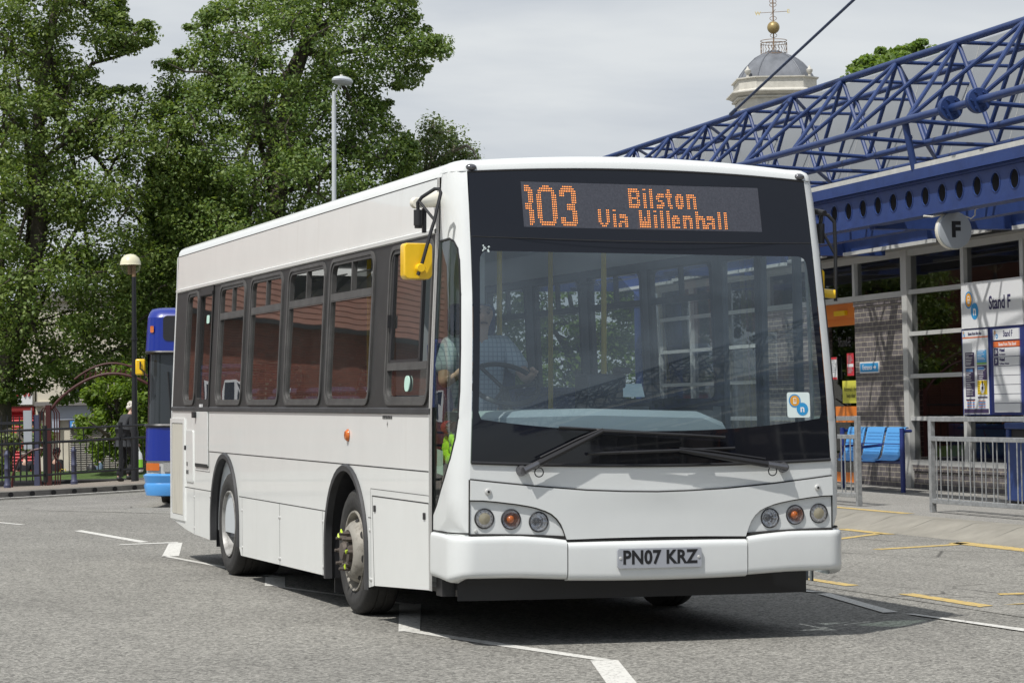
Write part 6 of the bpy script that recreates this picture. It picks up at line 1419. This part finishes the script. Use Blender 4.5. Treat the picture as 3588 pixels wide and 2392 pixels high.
# ---------------------------------------------------------------- church tower
DT=190; SP=DT/8729; xt=(2712-1794)*SP+.62; tp=rd(xt,DT); zt=lambda y:1.383+(1412.5-y)*SP+1.5
t=thing('church_tower','distant cream church tower with a grey lead dome and gilt ball','tower',(tp[0],tp[1],-1.5),AZ+.03)
def octo(m,prof):
    m.grid([[(x*r,y*r,z) for x,y in ((-.6,-1),(.6,-1),(1,-.6),(1,.6),(.6,1),(-.6,1),(-1,.6),(-1,-.6))] for r,z in prof],closed=True)
m=MB(); octo(m,[(132*SP,0),(132*SP,zt(345)),(136*SP,zt(343))]); m.build('shaft',M['stone'],t,smooth=0)
m=MB(); octo(m,[(134*SP,zt(356)),(142*SP,zt(354)),(143*SP,zt(349)),(136*SP,zt(347)),(150*SP,zt(338)),(161*SP,zt(335)),(161*SP,zt(331)),(150*SP,zt(327)),(140*SP,zt(325)),(136*SP,zt(322)),(136*SP,zt(287)),(143*SP,zt(286)),(143*SP,zt(282)),(100*SP,zt(281))]); m.build('cornice',M['stone'],t,smooth=0)
m=MB(); octo(m,[(126*SP,zt(283)),(124*SP,zt(275)),(112*SP,zt(252)),(94*SP,zt(228)),(72*SP,zt(207)),(46*SP,zt(192)),(18*SP,zt(178)),(0,zt(172))]); m.build('dome',M['lead'],t,smooth=25)
m=MB()
for i in range(8): q=((-.6,-1),(.6,-1),(1,-.6),(1,.6),(.6,1),(-.6,1),(-1,.6),(-1,-.6))[i]; m.tube([(r*SP*q[0]*1.005,r*SP*q[1]*1.005,zt(y)) for r,y in ((126,283),(124,275),(112,252),(94,228),(72,207),(46,192),(18,178))],2.2*SP,5)
m.build('dome_rib',M['lead'],t)
for i in range(8):
    if i%2==0: continue
    a=i*PI/4; m=MB(); m.lathe([(6*SP,zt(287)),(6*SP,zt(278)),(4*SP,zt(275)),(11*SP,zt(265)),(11.5*SP,zt(258)),(6*SP,zt(254)),(3*SP,zt(247)),(0,zt(243))],(152*SP*math.cos(a),152*SP*math.sin(a),0),10); m.build('urn',M['stone'],t)
m=MB(); r=46*SP
for y in (141,150,190,196): m.tube([(r*math.cos(2*PI*i/28),r*math.sin(2*PI*i/28),zt(y)) for i in range(28)],1.2*SP,5,closed=True)
for i in range(24):
    a=2*PI*i/24; n_=10; m.tube([(r*math.cos(a+.06*math.sin(j*1.6)),r*math.sin(a+.06*math.sin(j*1.6)),zt(196-46*j/n_)) for j in range(n_+1)],.9*SP,4)
m.build('crown_railing',M['rust'],t)
m=MB(); m.tube([(0,0,zt(178)),(0,0,zt(-40))],2.4*SP,8)
for y,s_ in ((122,1),(62,1),(14,1),(2,1)):
    for sg in (-1,1): m.tube([(sg*(3+9*math.sin(PI*j/8))*SP,0,zt(y-8+16*j/8)) for j in range(9)],1.0*SP,4)
m.tube([(-60*SP,0,zt(43)),(60*SP,0,zt(37))],1.0*SP,5); m.tube([(0,-60*SP,zt(40)),(0,60*SP,zt(40))],1.0*SP,5); m.build('vane_rod',M['rust'],t)
m=MB(); m.sphere((0,0,zt(94)),22*SP,24); m.build('gilt_ball',M['gold'],t)
m=MB(); 
for s,x,y in (('W',-54,45),('E',54,38)): text_add(m,s,20*SP,lambda X,Y,Z:(x*SP+X,-Z-.02,zt(y)+Y),ex=.03)
m.build('vane_letter',M['gilt'],t,smooth=0)
m=MB(); m.box(-9,9,-2,14,0,9); m.add([(-9,-2,9),(9,-2,9),(0,-2,14),(-9,14,9),(9,14,9),(0,14,14)],[(0,1,2),(3,5,4),(0,2,5,3),(1,4,5,2)]); m.build('nave',M['stone'],t)
# ---------------------------------------------------------------- brick terrace across the road (mirrored in the bus side windows)
for (x,y,lab,w) in ((-19.5,54,'red brick terrace with a long tiled roof and white windows',15.),):
    t=thing('brick_terrace',lab,'building',(x,y,gz(x,y)),-.25); L_=w
    m=MB(); m.box(-L_,L_,0,9,-1.5,5.2); m.add([(-L_,0,5.2),(-L_,9,5.2),(-L_,4.5,8.7),(L_,0,5.2),(L_,9,5.2),(L_,4.5,8.7)],[(0,2,1),(3,4,5)]); m.build('wall',M['brickred'],t)
    m=MB(); n_=22
    for i in range(n_):
        a,b=i/n_,(i+1)/n_
        m.quad((-L_-.3,-.35+4.85*a,4.92+3.85*a+.03),(L_+.3,-.35+4.85*a,4.92+3.85*a+.03),(L_+.3,-.35+4.85*b,4.92+3.85*b-.01),(-L_-.3,-.35+4.85*b,4.92+3.85*b-.01)); m.quad((-L_-.3,-.35+4.85*a,4.92+3.85*a-.03),(L_+.3,-.35+4.85*a,4.92+3.85*a-.03),(L_+.3,-.35+4.85*a,4.92+3.85*a+.03),(-L_-.3,-.35+4.85*a,4.92+3.85*a+.03))
    m.quad((-L_-.3,9.35,4.9),(L_+.3,9.35,4.9),(L_+.3,4.5,8.77),(-L_-.3,4.5,8.77)); m.build('roof',M['roofred'],t,smooth=0)
    m=MB(); m.box(-L_-.3,L_+.3,-.45,-.3,4.8,4.92); m.build('gutter',M['fence'],t)
    for i,zw in [(i,z) for i in range(-4,5) for z in (.6,)]:
        m=MB(); m.box(i*3.2-.5,i*3.2+.5,-.03,.05,.9+zw,2.5+zw); w_=m.build('window',M['signwhite'],t); m=MB(); m.box(i*3.2-.42,i*3.2-.03,-.04,-.03,.98+zw,2.42+zw); m.box(i*3.2+.03,i*3.2+.42,-.04,-.03,.98+zw,2.42+zw); m.build('pane',M['darkglass'],w_)
# ---------------------------------------------------------------- trees
def edge_dist(P,poly):
    poly=np.array(poly); a=poly; b=np.roll(poly,-1,0); d=np.full(len(P),1e9)
    for p,q in zip(a,b):
        ab=q-p; t=np.clip(((P-p)@ab)/(ab@ab+1e-12),0,1); d=np.minimum(d,np.linalg.norm(P-(p+t[:,None]*ab),axis=1))
    return d
def inpoly(P,poly):
    c=np.zeros(len(P),bool); n=len(poly)
    for i in range(n):
        x1,y1=poly[i];x2,y2=poly[i-1]; m=((y1>P[:,1])!=(y2>P[:,1]))&(P[:,0]<(x2-x1)*(P[:,1]-y1)/((y2-y1) if y2!=y1 else 1e-9)+x1); c^=m
    return c
def leaves(name,parent,C,R,n,size,m,flat=.62,droop=.0,seed=1,up=.75):
    g=np.random.default_rng(seed); k=len(C); idx=np.repeat(np.arange(k),n)
    v=g.normal(size=(len(idx),3)); v/=np.linalg.norm(v,axis=1)[:,None]; rad=g.random(len(idx))**.42
    off=v*rad[:,None]*R[idx][:,None]; off[:,2]*=flat
    if droop: off[:,2]-=droop*g.random(len(idx))**1.5
    P=C[idx]+off
    nrm=v*.55+np.array([0,0,up])+g.normal(size=v.shape)*.55; nrm/=np.linalg.norm(nrm,axis=1)[:,None]
    t=g.normal(size=v.shape); t[:,2]-=.6+droop; t-=nrm*(t*nrm).sum(1)[:,None]; t/=np.linalg.norm(t,axis=1)[:,None]; b=np.cross(nrm,t)
    L=size*(.65+.7*g.random(len(idx)))[:,None]; Wd=L*(.52+.2*g.random(len(idx)))[:,None]*.5
    q=np.stack([P-t*L*.5,P+b*Wd+nrm*L*.06,P+t*L*.5,P-b*Wd+nrm*L*.06],1).reshape(-1,3)
    nf=len(idx); me=bpy.data.meshes.new(name); me.vertices.add(nf*4); me.vertices.foreach_set('co',q.ravel()); me.loops.add(nf*4); me.loops.foreach_set('vertex_index',np.arange(nf*4,dtype=np.int32))
    me.polygons.add(nf); me.polygons.foreach_set('loop_start',np.arange(0,nf*4,4,dtype=np.int32)); me.polygons.foreach_set('loop_total',np.full(nf,4,dtype=np.int32)); me.update(calc_edges=True); me.materials.append(m)
    return link(name,me,parent)
def tree(name,label,r0,d0,poly,trunk,limbs,ncl,nleaf,size,lm,bm,tmax=2.6,rcl=(.45,.85),seed=1,r_trunk=.22,flat=.62,droop=0.,group=None,twig=.5,clump=1.0):
    base=at(r0,d0); t=thing(name,label,'tree',base,AZ,group,town=False); bz=base[2]
    g=np.random.default_rng(seed); poly=[(x-r0,z-bz) for x,z in poly]
    xs=[p[0] for p in poly];zs=[p[1] for p in poly]; pts=[]
    P=np.c_[g.uniform(min(xs),max(xs),ncl*14),g.uniform(min(zs),max(zs),ncl*14)]; P=P[inpoly(P,poly)]; D=edge_dist(P,poly)
    keep=[];R=[]
    for p,d in zip(P,D):
        r=g.uniform(*rcl); r=min(r,max(.16,d+.10))
        keep.append((p[0],p[1],d)); R.append(r)
        if len(keep)>=ncl: break
    for lb in limbs:
        for (x,z),(x2,z2) in zip(lb[len(lb)//2:],lb[len(lb)//2+1:]+[lb[-1]]):
            for f in (0,.5):
                keep.append((x+(x2-x)*f-r0+g.normal()*.1,z+(z2-z)*f-bz+.1+g.normal()*.1,.12)); R.append(g.uniform(.22,.38))
    K=np.array(keep); R=np.array(R); T=np.minimum(tmax,.35+1.15*K[:,2]); Y=g.uniform(-1,1,len(K))*T
    C=np.c_[K[:,0],Y,K[:,1]]
    if clump<1: keepm=g.random(len(C))<clump; C=C[keepm];R=R[keepm]
    # skeleton
    m=MB(); n=len(trunk); tp=[Vector((x-r0,0,z-bz)) for x,z in trunk]
    rad=[r_trunk*(1-.8*i/(n-1)) for i in range(n)]; rad[0]*=1.25
    m.tube([tp[0]-Vector((0,0,.3))]+tp,[rad[0]*1.15]+rad,10); sk=[(p,r) for p,r in zip(tp,rad)]
    for i in range(n-1):
        for f in (.33,.66): sk.append((tp[i].lerp(tp[i+1],f),rad[i]))
    for lb in limbs:
        y=0; pp=[]; yy=g.uniform(-1.6,1.6)
        for i,(x,z) in enumerate(lb): pp.append(Vector((x-r0,yy*i/max(1,len(lb)-1),z-bz)))
        pp=[pp[0]]+[v for a_,b_ in zip(pp,pp[1:]) for v in (a_.lerp(b_,.5)+Vector((g.normal()*.07,g.normal()*.1,g.normal()*.07)),b_)]; rr_=[.075*(1-.8*i/max(1,len(pp)-1)) for i in range(len(pp))]; m.tube(pp,rr_,8); sk+=[(p,q) for p,q in zip(pp,rr_)]; sk+=[(pp[i].lerp(pp[i+1],.5),rr_[i]) for i in range(len(pp)-1)]
    # generated limbs in depth
    for i in range(10):
        b0=tp[min(n-2,1+i%(n-2))] if n>2 else tp[0]; c=C[g.integers(len(C))]; e=Vector(c); mid=b0.lerp(e,.5)+Vector((0,0,.35)); m.tube([b0,mid,e],[.085,.055,.02],7); sk+=[(mid,.055),(b0.lerp(mid,.5),.07),(mid.lerp(e,.5),.04)]
    SK=np.array([tuple(s[0]) for s in sk]); done=[]
    for c in C[np.argsort(np.linalg.norm(C-C.mean(0),axis=1))]:
        if g.random()>twig: continue
        dd=np.linalg.norm(SK-c,axis=1)+np.maximum(0,SK[:,2]-c[2])*1.5; j=int(np.argmin(dd)); s=Vector(SK[j]); e=Vector(c)
        if (e-s).length<.15: continue
        mid=s.lerp(e,.5)+Vector((g.normal()*.08,g.normal()*.08,g.normal()*.08+.06)); m.tube([s,mid,e],[.028,.018,.007],5); SK=np.vstack([SK,[tuple(mid)],[tuple(e)]])
    m.build('trunk',bm,t,smooth=60)
    leaves('crown',t,C,R,nleaf,size,lm,flat,droop,seed+5); return t
T1=[(-13.44,12.8),(-10.91,12.69),(-9.49,11.98),(-9.08,11.17),(-9.1,10.57),(-8.88,10.26),(-8.35,10.24),(-8.42,9.88),(-8.88,9.55),(-9.34,9.43),(-9.67,9.25),(-9.74,8.94),(-9.49,8.74),(-8.58,8.82),(-7.9,8.5),(-7.3,7.42),(-7.2,6.41),(-7.3,5.0),(-7.9,3.77),(-7.95,2.3),(-8.5,1.8),(-9.2,1.75),(-9.84,1.6),(-10.4,1.29),(-11.01,1.65),(-11.92,1.29),(-13.44,1.44)]
T2=[(-8.52,9.2),(-8.42,9.5),(-7.87,9.79),(-7.61,10.46),(-7.05,10.87),(-6.45,11.78),(-4.82,12.69),(-3.0,12.09),(-2.19,10.97),(-2.17,10.46),(-1.78,10.08),(-1.32,9.81),(-1.48,9.45),(-1.91,9.4),(-2.17,9.15),(-2.04,8.74),(-2.39,8.59),(-2.75,8.84),(-3.0,8.39),(-2.54,7.98),(-2.19,7.42),(-2.24,6.51),(-2.39,5.7),(-3.3,4.48),(-5.84,3.47),(-7.05,2.86),(-8.3,2.66),(-8.5,4.28),(-8.6,5.9),(-8.6,7.42),(-8.6,8.34)]
tree('broadleaf_tree','tall broadleaf tree at the left edge hanging over the fence and arch',-10.96,58,T1,[(-11.95,-.3),(-11.9,1.6),(-11.45,3.5),(-11.05,5.09),(-10.96,6.41),(-11.06,7.42),(-11.01,8.44),(-10.81,9.75),(-10.65,10.77),(-10.4,11.58)],
 [[(-11.01,7.0),(-11.5,7.9),(-11.9,8.6)],[(-11.0,6.9),(-10.4,7.4),(-10.0,7.7),(-9.5,7.9)],[(-11.0,8.0),(-10.4,8.9),(-9.9,9.4),(-8.9,9.75),(-8.45,10.05)],[(-11.0,5.5),(-9.9,6.3),(-9.0,6.6)],[(-11,4.5),(-10,4.6),(-9.2,4.2)]],980,125,.098,M['leaf1'],M['bark'],seed=21,r_trunk=.27,rcl=(.32,.68))
tree('broadleaf_tree','broad tall tree behind the white bus roof beside the grey street lamp',-5.5,59,T2,[(-5.43,-.3),(-5.53,5.09),(-5.59,6.0),(-5.51,7.73),(-5.33,8.64),(-4.88,9.86),(-4.62,10.57),(-4.42,11.58)],
 [[(-5.5,7.6),(-6.24,8.54),(-7.16,9.15),(-8.0,9.3)],[(-5.5,7.6),(-4.93,8.59),(-4.42,9.05),(-4.0,9.2)],[(-5.5,7.5),(-6.24,7.73),(-6.9,7.9)],[(-4.9,9.7),(-3.61,9.75),(-2.39,9.8),(-1.6,9.75)],[(-5.55,6.3),(-4.22,6.92),(-2.8,7.12)],[(-4.9,9.8),(-5.2,10.6),(-5.4,11.2)],[(-4.8,9.9),(-4.0,10.8),(-3.3,11.2)]],980,125,.096,M['leaf2'],M['bark'],seed=33,r_trunk=.30,rcl=(.32,.70),tmax=3.0)
gap=[(-9.9,1.5),(-10.1,4),(-9.4,6.5),(-8.3,7.7),(-7.3,7.5),(-6.6,5.5),(-6.7,2.2),(-8.2,1.3)]
tree('broadleaf_tree','dark broadleaf tree filling the gap between the two tall trees',-8.3,64,gap,[(-8.3,-.2),(-8.3,3),(-8.2,6.5)],[[(-8.3,3),(-9.3,5)],[(-8.3,3.2),(-7.3,5.2)]],420,100,.11,M['leaf1'],M['bark'],seed=50,tmax=1.6,rcl=(.3,.6),r_trunk=.18)
birch=[(-2.67,7.84),(-2.39,8.27),(-2.07,8.58),(-1.8,8.62),(-1.58,8.33),(-1.37,8.17),(-1.09,7.95),(-.82,7.68),(-.74,7.38),(-.82,6.76),(-.82,5.35),(-2.99,4.91),(-3.21,6.76)]
tree('birch_tree','small drooping birch right of the broad tree above the bus cab',-2.0,62,birch,[(-2.6,-.3),(-2.5,5),(-2.2,7),(-1.95,8.4)],[[(-2.5,6),(-1.8,7.4),(-1.1,7.7),(-.85,7.3)],[(-2.4,6.6),(-1.7,8.1),(-1.35,7.9)]],150,120,.085,M['leafbirch'],M['barkbirch'],seed=5,tmax=1.5,rcl=(.18,.34),flat=1.4,droop=.45,r_trunk=.10)
shrub=[(-9.4,1.7),(-9.1,2.1),(-8.6,2.3),(-8.1,2.1),(-7.75,1.63),(-7.99,.67),(-8.13,.29),(-8.56,.14),(-8.8,.38),(-9.09,.24),(-9.48,.57),(-9.62,1.06),(-9.38,1.44)]
tree('young_tree','young bright green tree under the red arch left of the walking man',-8.6,55,shrub,[(-8.55,-.4),(-8.55,.6),(-8.5,1.5)],[[(-8.55,.4),(-9.1,1.0)],[(-8.55,.5),(-8.2,1.2)]],115,95,.10,M['leaflight'],M['bark'],seed=9,tmax=.7,rcl=(.16,.3),r_trunk=.05,droop=.15)
bg=[(-12.5,-.2),(-12.4,1.3),(-11.4,1.0),(-11.1,.4),(-11.2,-.2)]
tree('leafy_bush','low dark leafy bush at the left edge behind the fence',-11.6,52.5,[(-11.1,-.1),(-11.1,.85),(-10.2,1.05),(-9.75,.75),(-9.9,.3),(-10.35,.0),(-10.4,-.2)],[(-10.6,-.4),(-10.6,.3),(-10.5,.7)],[],20,60,.09,M['leaf1'],M['bark'],seed=10,tmax=.5,rcl=(.14,.28),r_trunk=.04)
t5=[(.1,5.4),(.8,6.2),(1.56,6.0),(2.43,6.3),(3.08,5.8),(3.35,4.8),(3.35,.9),(.04,.9)]
tree('leafy_tree','bright green tree seen through the bus windows beyond the stand building',1.8,62,t5,[(1.8,-.2),(1.8,2),(1.8,3.5)],[[(1.8,1.5),(.8,2.8)],[(1.8,1.6),(2.8,2.8)]],260,80,.12,M['leaflight'],M['bark'],seed=12,tmax=1.4,rcl=(.3,.5),r_trunk=.12)
tree('leafy_tree','low bushy tree behind the bus left of the stand building end',-1.8,64,[(-5.6,.6),(-5.6,4.6),(-4.4,5.6),(-2.5,6.2),(-.5,6.3),(.4,5.4),(.4,.6)],[(-2,-.2),(-2,2),(-2,3.8)],[[(-2,1.5),(-4.2,3)],[(-2,1.6),(-.6,3)]],340,80,.12,M['leaf2'],M['bark'],seed=14,tmax=1.6,rcl=(.3,.55),r_trunk=.14)
t6=[(8.43,9.61),(8.71,9.95),(9.05,10.29),(9.44,10.51),(9.78,10.49),(10.11,10.56),(10.56,10.64),(10.89,10.58),(11.23,10.17),(11.45,8.6),(11.0,7.8),(8.6,7.8),(8.32,8.6)]
tree('chestnut_tree','bright chestnut tree top showing above the roof truss',9.9,64,t6,[(9.9,-.2),(9.9,6),(9.8,8),(9.9,10)],[[(9.9,7),(9.0,9)],[(9.9,7),(10.8,9.2)]],230,80,.16,M['leafchest'],M['bark'],seed=17,tmax=1.6,rcl=(.25,.45),r_trunk=.2)
# trees across the road, mirrored in the glass
for i,(x,y,s) in enumerate(((-22,30,1.1),(-30,14,1.2),(-27,-6,1.15))):
    r,d=to_rd(x,y); pl=[(r+q*s,z*s+1.0) for q,z in ((-3.4,2.2),(-3.8,5),(-2.6,7.8),(-.6,9.4),(1.6,8.8),(3.4,6.4),(3.6,3.4),(2,1.8),(-1.5,1.5))]
    tree('broadleaf_tree',('broad tree across the road near the brick terrace','broad tree across the road facing the bus side','broad tree across the road nearest the viewer')[i],r,d,pl,[(r,-.2),(r,3),(r+.2,6),(r,8.5)],[[(r,3.5),(r-1.8,6)],[(r,3.4),(r+1.9,5.8)]],110,60,.28,M['leaf1'],M['bark'],seed=40+i,tmax=3,rcl=(.6,1.0),r_trunk=.3)
